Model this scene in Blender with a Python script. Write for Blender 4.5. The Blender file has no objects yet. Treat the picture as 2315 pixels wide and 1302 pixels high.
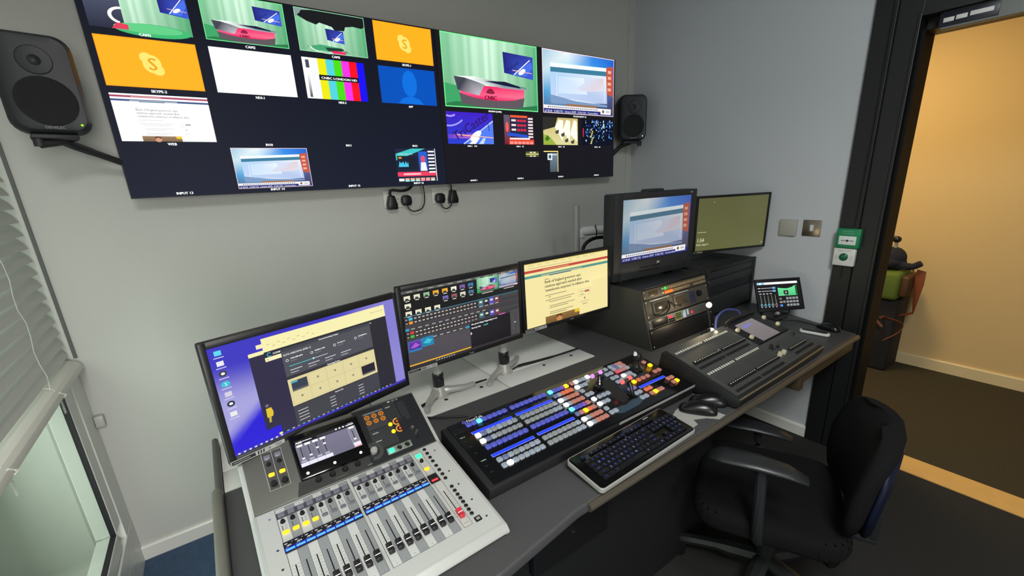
import bpy, bmesh, math, random
from mathutils import Matrix, Vector
random.seed(7)
SC = bpy.context.scene
COL = SC.collection
R = math.radians

# ------------------------------------------------------------------ camera
cam_d = bpy.data.cameras.new('camera'); cam = bpy.data.objects.new('camera', cam_d); COL.objects.link(cam)
cx, cy, cz = (0.80832093, -0.58725276, -0.04185056), (-0.19952943, -0.20637556, -0.95791291), (0.55390007, 0.78265147, -0.28399189)
cam.matrix_world = Matrix(((cx[0], -cy[0], -cz[0], 0), (cx[1], -cy[1], -cz[1], 0), (cx[2], -cy[2], -cz[2], 1.511), (0, 0, 0, 1)))
cam_d.sensor_fit = 'HORIZONTAL'; cam_d.sensor_width = 36; cam_d.lens = 977.16 / 2315 * 36
cam_d.shift_x = -16.5 / 2315; cam_d.shift_y = 43 / 2315
cam_d.clip_start = 0.02
SC.camera = cam
SC.view_settings.view_transform = 'Standard'; SC.view_settings.look = 'None'
SC.view_settings.exposure = 0; SC.view_settings.gamma = 1; SC.view_settings.use_curve_mapping = False

# ------------------------------------------------------------------ world and large lights
W = bpy.data.worlds.new('overcast'); SC.world = W; W.use_nodes = True
W.node_tree.nodes['Background'].inputs[0].default_value = (.84, .9, .9, 1)
W.node_tree.nodes['Background'].inputs[1].default_value = .16
def area(name, loc, rot, sx, sy, power, col, spread=180):
    l = bpy.data.lights.new(name, 'AREA'); l.shape = 'RECTANGLE'; l.size = sx; l.size_y = sy; l.energy = power; l.color = col
    l.spread = R(spread)
    o = bpy.data.objects.new(name, l); o.location = loc; o.rotation_euler = rot; COL.objects.link(o); return o
area('ceiling_light_panel', (-.12, -.75, 2.70), (R(10), 0, 0), .6, .6, 42, (1, .985, .93), 140)
area('ceiling_light_desk', (.75, -.35, 2.66), (0, R(-52), R(8)), .5, .5, 18, (.92, .97, 1), 130)
area('window_daylight', (-.80, .9, 1.25), (0, R(-90), 0), 1.9, 2.2, 40, (.97, 1, .94))
area('rear_fill_light', (.05, -2.5, 1.35), (R(86), 0, R(6)), 1.0, 1.4, 12.5, (1, 1, .94), 85)  # added soft fill behind the camera, no fitting there
area('corridor_ceiling_light', (3.2, 1.2, 2.55), (0, 0, 0), .4, .4, 27, (1, .77, .42))

# ------------------------------------------------------------------ materials
def S(r, g, b):
    f = lambda c: (c / 255) / 12.92 if c <= 10.3 else ((c / 255 + .055) / 1.055) ** 2.4
    return (f(r), f(g), f(b))
_m = {}
def mat(name, col, rough=.6, metal=0, emit=None, es=1, bump=0, bscale=300, spec=.5, var=0, vscale=6):
    if name in _m: return _m[name]
    m = bpy.data.materials.new(name); m.use_nodes = True; nt = m.node_tree; b = nt.nodes['Principled BSDF']
    b.inputs['Base Color'].default_value = (*col, 1); b.inputs['Roughness'].default_value = rough
    b.inputs['Metallic'].default_value = metal; b.inputs['Specular IOR Level'].default_value = spec
    if emit: b.inputs['Emission Color'].default_value = (*emit, 1); b.inputs['Emission Strength'].default_value = es
    tc = nt.nodes.new('ShaderNodeTexCoord')
    if bump:
        n = nt.nodes.new('ShaderNodeTexNoise'); n.inputs['Scale'].default_value = bscale; n.inputs['Detail'].default_value = 3
        bp = nt.nodes.new('ShaderNodeBump'); bp.inputs['Strength'].default_value = bump; bp.inputs['Distance'].default_value = .002
        nt.links.new(tc.outputs['Object'], n.inputs['Vector']); nt.links.new(n.outputs['Fac'], bp.inputs['Height']); nt.links.new(bp.outputs['Normal'], b.inputs['Normal'])
    if var:
        n = nt.nodes.new('ShaderNodeTexNoise'); n.inputs['Scale'].default_value = vscale; n.inputs['Detail'].default_value = 5
        mx = nt.nodes.new('ShaderNodeMix'); mx.data_type = 'RGBA'
        mx.inputs['A'].default_value = (*[c * (1 - var) for c in col], 1); mx.inputs['B'].default_value = (*[min(1, c * (1 + var)) for c in col], 1)
        nt.links.new(tc.outputs['Object'], n.inputs['Vector']); nt.links.new(n.outputs['Fac'], mx.inputs['Factor']); nt.links.new(mx.outputs['Result'], b.inputs['Base Color'])
    _m[name] = m; return m
def attr_mat(name, emissive, rough=.5, strength=1, base=(.01, .01, .012)):
    m = bpy.data.materials.new(name); m.use_nodes = True; nt = m.node_tree; b = nt.nodes['Principled BSDF']
    a = nt.nodes.new('ShaderNodeAttribute'); a.attribute_name = 'Col'
    b.inputs['Roughness'].default_value = rough
    if emissive:
        b.inputs['Base Color'].default_value = (*base, 1)
        nt.links.new(a.outputs['Color'], b.inputs['Emission Color']); b.inputs['Emission Strength'].default_value = strength
    else: nt.links.new(a.outputs['Color'], b.inputs['Base Color'])
    return m
wall_m = mat('wall_paint', S(196, 197, 192), .85, bump=.15, bscale=250)
wallB_m = mat('wall_paint_side', S(190, 194, 198), .85, bump=.15, bscale=250)
ceil_m = mat('ceiling_paint', S(150, 150, 148), .9)
corr_m = mat('corridor_paint', S(218, 188, 134), .85, bump=.1, bscale=200)
white_m = mat('white_gloss_paint', S(226, 226, 220), .35)
carpet_m = mat('blue_carpet', S(62, 84, 112), .95, bump=.6, bscale=500, var=.35, vscale=30)
dcarpet_m = mat('dark_carpet', S(33, 33, 31), .95, bump=.6, bscale=500, var=.4, vscale=90)
ccarpet_m = mat('corridor_carpet', S(56, 49, 30), .95, bump=.6, bscale=500, var=.4, vscale=90)
wood_m = mat('oak_threshold', S(214, 170, 100), .5, var=.1, vscale=20)
black_m = mat('black_frame_paint', S(21, 22, 23), .5, bump=.1, bscale=150)
frame_m = mat('window_frame_white', S(226, 228, 222), .35)
gasket_m = mat('black_rubber', S(22, 22, 28), .6)
blk = mat('black_plastic', S(22, 22, 24), .38)
blk2 = mat('charcoal_plastic', S(38, 39, 41), .55)
mblk = mat('matt_black_metal', S(24, 25, 26), .5, bump=.1, bscale=400)
gblk = mat('gloss_black', S(8, 8, 10), .12)
spk_m = mat('speaker_cabinet_grey', S(40, 43, 48), .5)
spk2_m = mat('speaker_mesh', S(24, 25, 28), .7, bump=.8, bscale=900)
silv = mat('silver_panel_paint', S(188, 190, 188), .4, metal=.15)
chrome = mat('chrome', S(210, 210, 205), .2, metal=1)
alu = mat('grey_stand_metal', S(168, 168, 165), .38, metal=.25)
wplas = mat('white_plastic', S(215, 215, 210), .4)
gplas = mat('grey_plastic', S(150, 150, 146), .5)
lam = mat('white_laminate', S(214, 215, 211), .45)
desk_m = mat('black_desk_laminate', S(68, 68, 70), .5, bump=.15, bscale=300)
apron_m = mat('dark_brown_apron', S(72, 60, 44), .45)
cable_m = mat('black_cable', S(15, 15, 17), .5)
slat_m = mat('blind_slat_pvc', S(206, 206, 202), .5, bump=.05, bscale=60)
PIC = attr_mat('lit_screen', True, .25, 1.0)
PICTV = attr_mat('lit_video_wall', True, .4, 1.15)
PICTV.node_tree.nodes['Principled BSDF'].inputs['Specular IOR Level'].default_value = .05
PAINT = attr_mat('printed_panel', False, .45)
def glow(name, rgb, k=1.0): return mat(name, rgb, .4, emit=rgb, es=k)
def thinglass(name, rgb, a):
    m = mat(name, rgb, .05); nt = m.node_tree; b = nt.nodes['Principled BSDF']
    t = nt.nodes.new('ShaderNodeBsdfTransparent'); t.inputs[0].default_value = (.86, .92, .88, 1)
    mx = nt.nodes.new('ShaderNodeMixShader'); mx.inputs[0].default_value = a
    nt.links.new(t.outputs[0], mx.inputs[1]); nt.links.new(b.outputs[0], mx.inputs[2]); nt.links.new(mx.outputs[0], nt.nodes['Material Output'].inputs[0])
    return m
glass_m = thinglass('window_glass', (.03, .04, .04), .22)

# ------------------------------------------------------------------ mesh helpers
class MB:
    def __init__(s): s.bm = bmesh.new(); s.T = Matrix()
    def _add(s, t, mi):
        for f in t.faces: f.material_index = mi
        t.transform(s.T); me = bpy.data.meshes.new('t'); t.to_mesh(me); t.free(); s.bm.from_mesh(me); bpy.data.meshes.remove(me)
    def box(s, x0, x1, y0, y1, z0, z1, bev=0, mi=0, seg=2, rot=None):
        t = bmesh.new(); bmesh.ops.create_cube(t, size=1)
        M = Matrix.Translation(((x0 + x1) / 2, (y0 + y1) / 2, (z0 + z1) / 2))
        if rot is not None: M = M @ rot
        bmesh.ops.transform(t, matrix=M @ Matrix.Diagonal((x1 - x0, y1 - y0, z1 - z0, 1)), verts=t.verts)
        if bev: bmesh.ops.bevel(t, geom=t.edges[:], offset=bev, segments=seg, affect='EDGES', profile=.5)
        s._add(t, mi); return s
    def prism(s, pts, a0, a1, axis='z', mi=0, bev=0, seg=2):
        """polygon pts in the two other axes, extruded along axis"""
        t = bmesh.new()
        f = {'z': lambda p, a: (p[0], p[1], a), 'x': lambda p, a: (a, p[0], p[1]), 'y': lambda p, a: (p[0], a, p[1])}[axis]
        A = [t.verts.new(f(p, a0)) for p in pts]; B = [t.verts.new(f(p, a1)) for p in pts]; n = len(pts)
        t.faces.new(A[::-1]); t.faces.new(B)
        for i in range(n): t.faces.new((A[i], A[(i + 1) % n], B[(i + 1) % n], B[i]))
        bmesh.ops.recalc_face_normals(t, faces=t.faces)
        if bev: bmesh.ops.bevel(t, geom=t.edges[:], offset=bev, segments=seg, affect='EDGES', profile=.5)
        s._add(t, mi); return s
    def cyl(s, p0, p1, r0, r1=None, n=16, mi=0):
        r1 = r0 if r1 is None else r1; p0, p1 = Vector(p0), Vector(p1); d = p1 - p0
        t = bmesh.new(); bmesh.ops.create_cone(t, cap_ends=True, segments=n, radius1=max(r0, 1e-5), radius2=max(r1, 1e-5), depth=d.length)
        bmesh.ops.transform(t, matrix=Matrix.Translation((p0 + p1) / 2) @ d.to_track_quat('Z', 'Y').to_matrix().to_4x4(), verts=t.verts)
        s._add(t, mi); return s
    def ball(s, c, r, sc=(1, 1, 1), n=12, mi=0, rot=None):
        t = bmesh.new(); bmesh.ops.create_uvsphere(t, u_segments=n * 2, v_segments=n, radius=r)
        M = Matrix.Translation(c)
        if rot is not None: M = M @ rot
        bmesh.ops.transform(t, matrix=M @ Matrix.Diagonal((*sc, 1)), verts=t.verts); s._add(t, mi); return s
    def tube(s, pts, r, n=8, mi=0, smooth=4):
        P = [Vector(p) for p in pts]
        if smooth and len(P) > 2:
            Q = []
            for i in range(len(P) - 1):
                a, b, c, d = P[max(i - 1, 0)], P[i], P[i + 1], P[min(i + 2, len(P) - 1)]
                for k in range(smooth):
                    u = k / smooth
                    Q.append(.5 * ((2 * b) + (c - a) * u + (2 * a - 5 * b + 4 * c - d) * u * u + (3 * b - a - 3 * c + d) * u ** 3))
            P = Q + [P[-1]]
        t = bmesh.new(); rings = []; up = Vector((.13, .2, 1)).normalized()
        for i, p in enumerate(P):
            d = (P[min(i + 1, len(P) - 1)] - P[max(i - 1, 0)]).normalized()
            x = d.cross(up)
            if x.length < 1e-3: x = d.cross(Vector((1, 0, 0)))
            x.normalize(); y = d.cross(x)
            rr = r[min(i // max(smooth, 1), len(r) - 1)] if isinstance(r, (list, tuple)) else r
            rings.append([t.verts.new(p + x * math.cos(2 * math.pi * k / n) * rr + y * math.sin(2 * math.pi * k / n) * rr) for k in range(n)])
        for a, b in zip(rings, rings[1:]):
            for k in range(n): t.faces.new((a[k], a[(k + 1) % n], b[(k + 1) % n], b[k]))
        t.faces.new(rings[0][::-1]); t.faces.new(rings[-1]); bmesh.ops.recalc_face_normals(t, faces=t.faces)
        s._add(t, mi); return s
    def lathe(s, prof, c=(0, 0, 0), n=24, mi=0, rot=None):
        t = bmesh.new(); rings = [[t.verts.new((r * math.cos(2 * math.pi * k / n), r * math.sin(2 * math.pi * k / n), z)) for k in range(n)] for r, z in prof]
        for a, b in zip(rings, rings[1:]):
            for k in range(n): t.faces.new((a[k], a[(k + 1) % n], b[(k + 1) % n], b[k]))
        t.faces.new(rings[0][::-1]); t.faces.new(rings[-1])
        bmesh.ops.recalc_face_normals(t, faces=t.faces)
        M = Matrix.Translation(c)
        if rot is not None: M = M @ rot
        t.transform(M); s._add(t, mi); return s
    def mesh(s, name, mats, smooth=True):
        me = bpy.data.meshes.new(name); s.bm.to_mesh(me); s.bm.free()
        for m in (mats if isinstance(mats, (list, tuple)) else [mats]): me.materials.append(m)
        if smooth:
            for p in me.polygons: p.use_smooth = True
            try: me.set_sharp_from_angle(angle=R(35))
            except Exception: pass
        return me
def link(name, me, parent=None, M=None):
    o = bpy.data.objects.new(name, me); COL.objects.link(o)
    if parent is not None: o.parent = parent
    if M is not None: o.matrix_local = M
    return o
def TR(x, y, z): return Matrix.Translation((x, y, z))
def RX(a): return Matrix.Rotation(R(a), 4, 'X')
def RY(a): return Matrix.Rotation(R(a), 4, 'Y')
def RZ(a): return Matrix.Rotation(R(a), 4, 'Z')
def thing(name, label, cat, M=Matrix(), group=None):
    o = bpy.data.objects.new(name, None); COL.objects.link(o); o.matrix_world = M; o.empty_display_size = .05
    o['label'] = label; o['category'] = cat
    if group: o['group'] = group
    return o
def tag(o, label, cat, group=None):
    o['label'] = label; o['category'] = cat
    if group: o['group'] = group
    return o
def struct(name, me): o = link(name, me); o['kind'] = 'structure'; return o
def lab(o, t): o['label'] = t; return o

# ------------------------------------------------------------------ flat pictures: screens and printed panels
_txt = {}
def text_mesh(s):
    if s not in _txt:
        c = bpy.data.curves.new('t', 'FONT'); c.body = s; c.size = 1; c.resolution_u = 2
        o = bpy.data.objects.new('t', c); COL.objects.link(o); me = o.to_mesh()
        vs = [(v.co.x, v.co.y) for v in me.vertices]; fs = [tuple(p.vertices) for p in me.polygons]; o.to_mesh_clear()
        bpy.data.objects.remove(o); bpy.data.curves.remove(c)
        w = max([v[0] for v in vs], default=0); _txt[s] = (vs, fs, w)
    return _txt[s]
class Canvas:
    dz = .00012
    def __init__(s): s.v = []; s.f = []; s.c = []; s.b = []
    def lay(s, pts, merge=False):
        xs = [p[0] for p in pts]; ys = [p[1] for p in pts]; e = 1e-5; b = (min(xs) + e, min(ys) + e, max(xs) - e, max(ys) - e)
        l = 1 + max((q[4] for q in s.b if q[0] < b[2] and q[2] > b[0] and q[1] < b[3] and q[3] > b[1]), default=0)
        s.b.append((*b, l)); return l * s.dz
    def poly(s, pts, col, z=None):
        s.z = s.lay(pts) if z is None else z; n = len(s.v); s.v += [(x, y, s.z) for x, y in pts]; s.f.append(tuple(range(n, n + len(pts))))
        s.c.append(col if isinstance(col, list) else [col] * len(pts)); return s
    def rect(s, x, y, w, h, col, top=None, right=None):
        a = col; b = top or col
        cols = [a, a, b, b] if right is None else [a, right, right, a]
        return s.poly([(x, y), (x + w, y), (x + w, y + h), (x, y + h)], cols)
    def frame(s, x, y, w, h, t, col):
        s.rect(x, y, w, t, col); s.rect(x, y + h - t, w, t, col); s.rect(x, y, t, h, col); return s.rect(x + w - t, y, t, h, col)
    def ell(s, x, y, rx, ry, col, n=24, a=0):
        ca, sa = math.cos(a), math.sin(a)
        return s.poly([(x + rx * math.cos(t) * ca - ry * math.sin(t) * sa, y + rx * math.cos(t) * sa + ry * math.sin(t) * ca) for t in [2 * math.pi * k / n for k in range(n)]], col)
    def arc(s, x, y, r, w, a0, a1, col, n=14, sy=1):
        p = [(x + r * math.cos(R(a0 + (a1 - a0) * k / n)), y + sy * r * math.sin(R(a0 + (a1 - a0) * k / n))) for k in range(n + 1)]
        q = [(x + (r + w) * math.cos(R(a0 + (a1 - a0) * k / n)), y + sy * (r + w) * math.sin(R(a0 + (a1 - a0) * k / n))) for k in range(n + 1)]
        z = s.lay(p + q)
        for i in range(n): s.poly([p[i], q[i], q[i + 1], p[i + 1]], col, z)
        return s
    def line(s, x0, y0, x1, y1, w, col):
        d = math.hypot(x1 - x0, y1 - y0) or 1; nx, ny = -(y1 - y0) / d * w / 2, (x1 - x0) / d * w / 2
        return s.poly([(x0 - nx, y0 - ny), (x1 - nx, y1 - ny), (x1 + nx, y1 + ny), (x0 + nx, y0 + ny)], col)
    def text(s, t, x, y, size, col, al='l', rot=0, sx=1, bold=0):
        vs, fs, w = text_mesh(t); ox = {'l': 0, 'c': w / 2, 'r': w}[al]; ca, sa = math.cos(R(rot)), math.sin(R(rot))
        if not vs: return s
        us = [((a - ox) * size * sx, b * size) for a, b in vs]; us = [(x + a * ca - b * sa, y + a * sa + b * ca) for a, b in us]; z0 = s.lay(us)
        for kz, dx in enumerate([0] if not bold else [-bold, 0, bold]):
            s.z = z0 + kz * s.dz * .3; n = len(s.v)
            for a, b in vs:
                a = (a - ox) * size * sx + dx; b = b * size
                s.v.append((x + a * ca - b * sa, y + a * sa + b * ca, s.z))
            for f in fs: s.f.append(tuple(i + n for i in f)); s.c.append([col] * len(f))
        return s
    def mesh(s, name, m):
        me = bpy.data.meshes.new(name); me.from_pydata(s.v, [], s.f); me.materials.append(m)
        a = me.color_attributes.new('Col', 'FLOAT_COLOR', 'CORNER'); i = 0
        for p, cs in zip(me.polygons, s.c):
            for k in range(len(cs)): a.data[i].color = (*cs[k], 1); i += 1
        return me
def mixc(a, b, t): return tuple(a[i] * (1 - t) + b[i] * t for i in range(3))
WH = S(250, 252, 252); BG = S(24, 29, 46); NV = S(20, 22, 28)

# ================================================================== SETTING
def planebox(name, x0, x1, y0, y1, z0, z1, m): return struct(name, MB().box(x0, x1, y0, y1, z0, z1).mesh(name, m, False))
planebox('wall_back', -.62, 2.72, 2.2, 2.3, 0, 2.75, wall_m)
planebox('wall_right', 2.6, 2.72, .80, 2.2, 0, 2.75, wallB_m)
planebox('wall_right', 2.64, 2.80, -2.6, .80, 2.10, 2.75, wallB_m)
planebox('wall_right', 2.6, 2.72, -2.6, -.45, 0, 2.10, wallB_m)
planebox('wall_front', -.62, 2.72, -2.7, -2.6, 0, 2.75, wall_m)
planebox('ceiling', -.62, 4.4, -2.7, 2.3, 2.75, 2.85, ceil_m)
planebox('floor', -.62, .62, -2.6, 2.2, -.05, 0, carpet_m)
planebox('floor', .62, 2.64, -2.6, 2.2, -.05, 0, dcarpet_m)
planebox('floor', 2.80, 4.3, -2.6, 2.2, -.05, 0, ccarpet_m)
planebox('trim_1', 2.64, 2.80, -.45, .667, -.05, .004, wood_m)
planebox('wall_left', -.62, -.49, -2.6, 2.2, 0, .135, white_m)
planebox('wall_left', -.62, -.49, -2.6, -1.2, .135, 2.75, wall_m)
planebox('wall_left', -.62, -.49, -1.2, 2.2, 2.45, 2.75, wall_m)
# corridor
planebox('wall_corridor', 4.24, 4.34, -2.6, 2.3, 0, 2.75, corr_m)
planebox('wall_corridor', 2.72, 4.24, 2.2, 2.3, 0, 2.75, corr_m)
planebox('wall_corridor', 2.72, 4.24, -2.7, -2.6, 0, 2.75, corr_m)
cw = mat('corridor_skirting', S(226, 206, 160), .4)
struct('baseboard_corridor', MB().prism([(4.222, 0), (4.24, 0), (4.24, .085), (4.228, .085), (4.222, .078)], -2.6, 2.2, 'y').mesh('baseboard', cw, False))
struct('baseboard_back', MB().prism([(2.2, 0), (2.184, 0), (2.184, .058), (2.190, .066), (2.2, .066)], -.49, 2.6, 'x').mesh('baseboard', white_m, False))
struct('baseboard_right', MB().prism([(2.6, 0), (2.584, 0), (2.584, .058), (2.590, .066), (2.6, .066)], .787, 2.184, 'y').mesh('baseboard', white_m, False))
struct('trim_2', MB().box(2.545, 2.6, 2.190, 2.2, .066, 2.75, .002).mesh('corner_strip', wall_m, False))
# door frame (black), header, jamb
m = MB()
m.box(2.578, 2.6, .756, .838, 0, 2.75, .002); m.box(2.578, 2.6, .668, .750, 0, 2.75, .002); m.box(2.59, 2.6, .750, .756, 0, 2.75)
m.box(2.572, 2.590, .668, .682, 0, 2.10, .003)
m.box(2.66, 2.80, -.47, .668, 2.045, 2.10, .002); m.box(2.578, 2.66, -.47, .668, 2.088, 2.75)
m.box(2.60, 2.80, -.47, -.45, 0, 2.10)
struct('door_1', m.mesh('door_frame', black_m, False))
m = MB(); m.box(2.601, 2.72, .668, .80, 0, 2.75); m.box(2.72, 2.80, .668, .80, 0, 2.10, .001); m.box(2.60, 2.616, .655, .668, 0, 2.04, .002)
struct('door_1', m.mesh('door_jamb', mat('black_jamb_paint', S(9, 9, 10), .6, spec=.2), False))
# window wall: frame with gasket, bottom rails, double glazing box
w1 = thing('window_1', '', '', Matrix()); del w1['label'], w1['category']; w1['kind'] = 'structure'
m = MB(); m.box(-.56, -.491, 2.075, 2.199, .2125, .905, .002); m.box(-.555, -.495, 1.995, 2.070, .29, .885, .002)
m.box(-.56, -.497, 2.069, 2.076, .29, .90); m.box(-.56, -.49, -1.2, 2.2, .135, .212, .003); m.box(-.555, -.495, -1.2, 2.0, .222, .285, .003); m.box(-.56, -.52, -1.2, 2.2, .205, .23)
m.box(-.60, -.495, -1.2, 2.199, .885, .905, .002); m.box(-.62, -.575, 2.10, 2.2, .905, 2.45, .002); m.box(-.62, -.575, -1.2, 2.1, .905, .96, .002)
m.box(-.62, -.575, -1.2, 2.2, 2.38, 2.45, .002); m.box(-.62, -.49, -1.2, -1.1, .135, 2.45, .002)
link('window_frame', m.mesh('window_frame', frame_m, False), w1)
m = MB(); m.box(-.512, -.498, 1.984, 1.996, .283, .885); m.box(-.512, -.498, -1.1, 1.985, .284, .294); link('gasket', m.mesh('gasket', gasket_m, False), w1)
link('window_glass', MB().box(-.510, -.505, -1.1, 1.985, .293, .885).mesh('pane', glass_m, False), w1)
link('window_glass', MB().box(-.600, -.595, -1.1, 2.1, .96, 2.38).mesh('pane', glass_m, False), w1)
struct('shadow_strip', MB().box(-.488, -.478, 2.193, 2.2, .94, 2.75).mesh('shadow_gap', mat('shadow_gap_grey', S(92, 94, 92), .6), False))  # dark strip painted in for the shadow line beside the blind
m = MB(); m.box(-1.02, -.96, 1.72, 1.86, .1, 2.45, .003); m.box(-1.02, -.96, 1.90, 2.1, .1, 2.45, .003); m.box(-1.02, -.62, -1.2, 2.2, .06, .1); m.box(-1.02, -.96, -1.2, 2.1, .1, .24, .003); m.box(-1.02, -.62, 2.2, 2.26, .0, 2.5)
link('outer_frame', m.mesh('outer_frame', frame_m, False), w1)
ext_m = mat('outside_render', S(140, 152, 145), .9, var=.08, vscale=2)
struct('wall_outside', MB().box(-2.6, -2.5, -4, 5, -1, 4).mesh('wall_outside', ext_m, False))
struct('ground_outside', MB().box(-2.5, -1.02, -4, 5, -1.1, -1).mesh('ground_outside', ext_m, False))
lkm = mat('window_latch_grey', S(190, 190, 184), .4)
link('latch', MB().box(-.49, -.462, 2.172, 2.196, .655, .70, .004).mesh('latch', lkm), w1)

# venetian blind
bl = thing('venetian_blind', 'white venetian blind half lowered over the window at the left', 'blind', TR(-.508, 2.172, .92))
m = MB()
sl = [(-.025, -.001), (-.012, .0022), (0, .0032), (.012, .0022), (.025, -.001), (.012, .0005), (0, .0015), (-.012, .0005)]
for i in range(33):
    m.T = TR(0, 0, .060 + i * .0438) @ RY(56); m.prism(sl, -3.2, 0, 'y')
m.T = Matrix()
link('slats', m.mesh('slats', slat_m), bl)
link('bottom_rail', MB().prism([(-.022, .034), (.028, .014), (.038, .004), (.044, -.012), (.038, -.014), (.030, -.002), (.026, .002), (-.022, .020)], -3.2, 0, 'y', bev=.001).mesh('bottom_rail', mat('blind_rail_white', S(236, 232, 224), .35)), bl)
for y in (-.31, -.79, -1.5, -2.4):
    m = MB()
    m.tube([(-.024, y, .028), (.0, y + .002, .029), (.026, y, .02), (.030, y, -.004)], .0012, 5)
    for x, sg in ((.020, 1),): m.tube([(x + .004 * math.sin(i * 1.7), y + .003 * (i % 2), .02 + i * .0438) for i in range(34)], .0011, 5, smooth=1)
    link('ladder_cord', m.mesh('ladder_cord', slat_m), bl)
for y in (-.31, -.79):
    m = MB()
    for k in range(3): m.tube([(.028, y, .0), (.040 + .004 * k, y + .006 * k - .004, .006 - .006 * k), (.046, y + .008 - .006 * k, -.010), (.034, y, -.012)], .0016, 6)
    for k in range(9): m.tube([(.032, y, -.012 - k * .006), (.036, y + .004, -.015 - k * .006), (.032, y, -.018 - k * .006)], .0012, 5, smooth=2)
    link('cord_clip', m.mesh('cord_clip', mat('clear_plastic_clip', S(215, 220, 210), .2)), bl)

# ================================================================== PICTURES SHOWN ON THE SCREENS
def peacock(c, x, y, s, col):
    for k in range(6):
        a = R(160 - k * 28); c.poly([(x, y), (x + s * math.cos(a + .2), y + s * math.sin(a + .2)), (x + 1.2 * s * math.cos(a), y + 1.2 * s * math.sin(a)), (x + s * math.cos(a - .2), y + s * math.sin(a - .2))], col)
def studio(c, x, y, w, h, v=2, border=S(120, 240, 150)):
    P = lambda a, b: (x + a * w, y + b * h)
    g = [S(50, 165, 100), S(120, 225, 150), S(222, 255, 230), S(90, 200, 125)]
    n = 30
    def fold(i):
        t = i / n; lit = max(0, 1 - abs(t - .45) * 1.6); k = .80 + .20 * math.sin(i * 2.1 + math.sin(i * .9))
        a = mixc(g[0], g[2], lit * k); return a, mixc(S(20, 90, 55), a, .74)
    for i in range(n):
        (a0, b0), (a1, b1) = fold(i), fold(i + 1); c.poly([(x + w * i / n, y), (x + w * (i + 1) / n, y), (x + w * (i + 1) / n, y + h), (x + w * i / n, y + h)], [b0, b1, a1, a0])
    if v == 3: c.poly([P(0, 1), P(0, .85), P(.15, .72), P(.28, .66), P(.33, .72), P(.5, .66), P(.54, .58), P(.68, .60), P(.7, .70), P(.82, .74), P(.95, .72), P(1, .78), P(1, 1)], S(22, 24, 26)); c.ell(*P(.05, .92), w * .03, h * .05, WH); c.poly([P(0, 1), P(0, .75), P(.1, .95), P(.3, 1)], S(130, 150, 150))
    if v == 3: q = (.13, .30, .62, .0, .30, .42, .62, .72, .60)
    if v == 1: c.rect(x, y, w * .33, h, S(38, 42, 60), S(90, 95, 120))
    dm = S(14, 34, 28)
    if v == 2:
        c.poly([P(0, 0), P(0, .33), P(.12, .3), P(.2, .05), P(.8, 0)], S(60, 160, 100)); c.poly([P(0, 0), P(1, 0), P(1, .1), P(.82, .06), P(.1, .08), P(0, .04)], S(40, 120, 72))
        c.poly([P(.14, .21), P(.30, .15), P(.5, .13), P(.7, .15), P(.84, .21), P(.82, .06), P(.7, 0.01), P(.4, 0.005), P(.16, .06)], S(92, 84, 90))
        c.poly([P(.14, .34), P(.4, .33), P(.84, .34), P(.835, .20), P(.7, .145), P(.5, .125), P(.3, .145), P(.15, .20)], [S(245, 70, 120), S(240, 30, 100), S(238, 60, 110), S(245, 110, 140), S(238, 20, 95), S(238, 15, 92), S(238, 25, 98), S(245, 80, 130)])
        c.poly([P(.10, .43), P(.22, .44), P(.40, .34), P(.34, .185), P(.13, .24)], [S(70, 70, 84), S(60, 70, 70), S(150, 150, 160), S(190, 185, 195), S(60, 60, 80)])
        c.poly([P(.10, .43), P(.3, .45), P(.6, .40), P(.86, .36), P(.87, .32), P(.6, .32), P(.4, .355), P(.2, .42)], [S(225, 245, 235)] * 2 + [S(70, 120, 100)] * 2 + [S(150, 160, 170)] * 2 + [WH, WH])
        c.poly([P(.4, .40), P(.62, .36), P(.8, .34), P(.78, .37), P(.62, .42)], S(20, 24, 60))
        peacock(c, *P(.46, .22), w * .04, S(90, 10, 40)); c.text('CNBC', *P(.46, .135), h * .085, S(110, 8, 40), 'c', bold=h * .004)
    if v == 3:
        c.poly([P(.1, .12), P(.3, .2), P(.62, .16), P(.72, .06), P(.5, .04), P(.2, .06)], S(70, 160, 110))
        c.arc(*P(.40, .16), w * .24, w * .03, 190, 350, S(215, 235, 225), sy=.35); c.poly([P(.42, .08), P(.66, .08), P(.66, 0.01), P(.48, 0.01)], S(235, 40, 100)); c.poly([P(.4, .06), P(.66, .10), P(.6, .16), P(.36, .14)], S(24, 60, 50))
    if v == 1:
        c.ell(*P(.60, .03), w * .38, h * .13, S(60, 180, 110)); c.ell(*P(.56, .06), w * .34, h * .09, S(95, 200, 130)); c.arc(*P(.33, .26), w * .10, w * .035, 90, 250, WH, sy=.7); c.poly([P(.2, .0), P(.36, 0), P(.36, .1), P(.26, .12)], S(220, 60, 90))
    X0, Y0, X1, Y1 = {2: (.61, .52, .95, .85), 3: (.40, .30, .66, .60), 1: (.70, .40, 1.0, .88)}[v]
    c.poly([P(X0, Y1), P(X0 + .01, Y0 + .03), P(X1, Y0 - .03), P(X1, Y1 - .02)], [S(34, 34, 110), S(30, 34, 130), S(60, 90, 210), S(50, 60, 170)])
    a, b = X1 - X0, Y1 - Y0
    c.poly([P(X0 + .3 * a, Y0 + .05 * b), P(X0 + .95 * a, Y0 + .75 * b), P(X0 + .98 * a, Y0 + .45 * b), P(X0 + .75 * a, Y0 + .02 * b)], S(70, 110, 225)); c.line(*P(X0 + .35 * a, Y0 + .06 * b), *P(X0 + .9 * a, Y0 + .8 * b), w * .008, WH); c.ell(*P(X0 + .62 * a, Y0 + .22 * b), w * .045, h * .035, WH, a=.5); c.line(*P(X0 + .3 * a, Y0 + .25 * b), *P(X0 + .95 * a, Y0 + .2 * b), w * .006, S(250, 190, 170))
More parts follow.
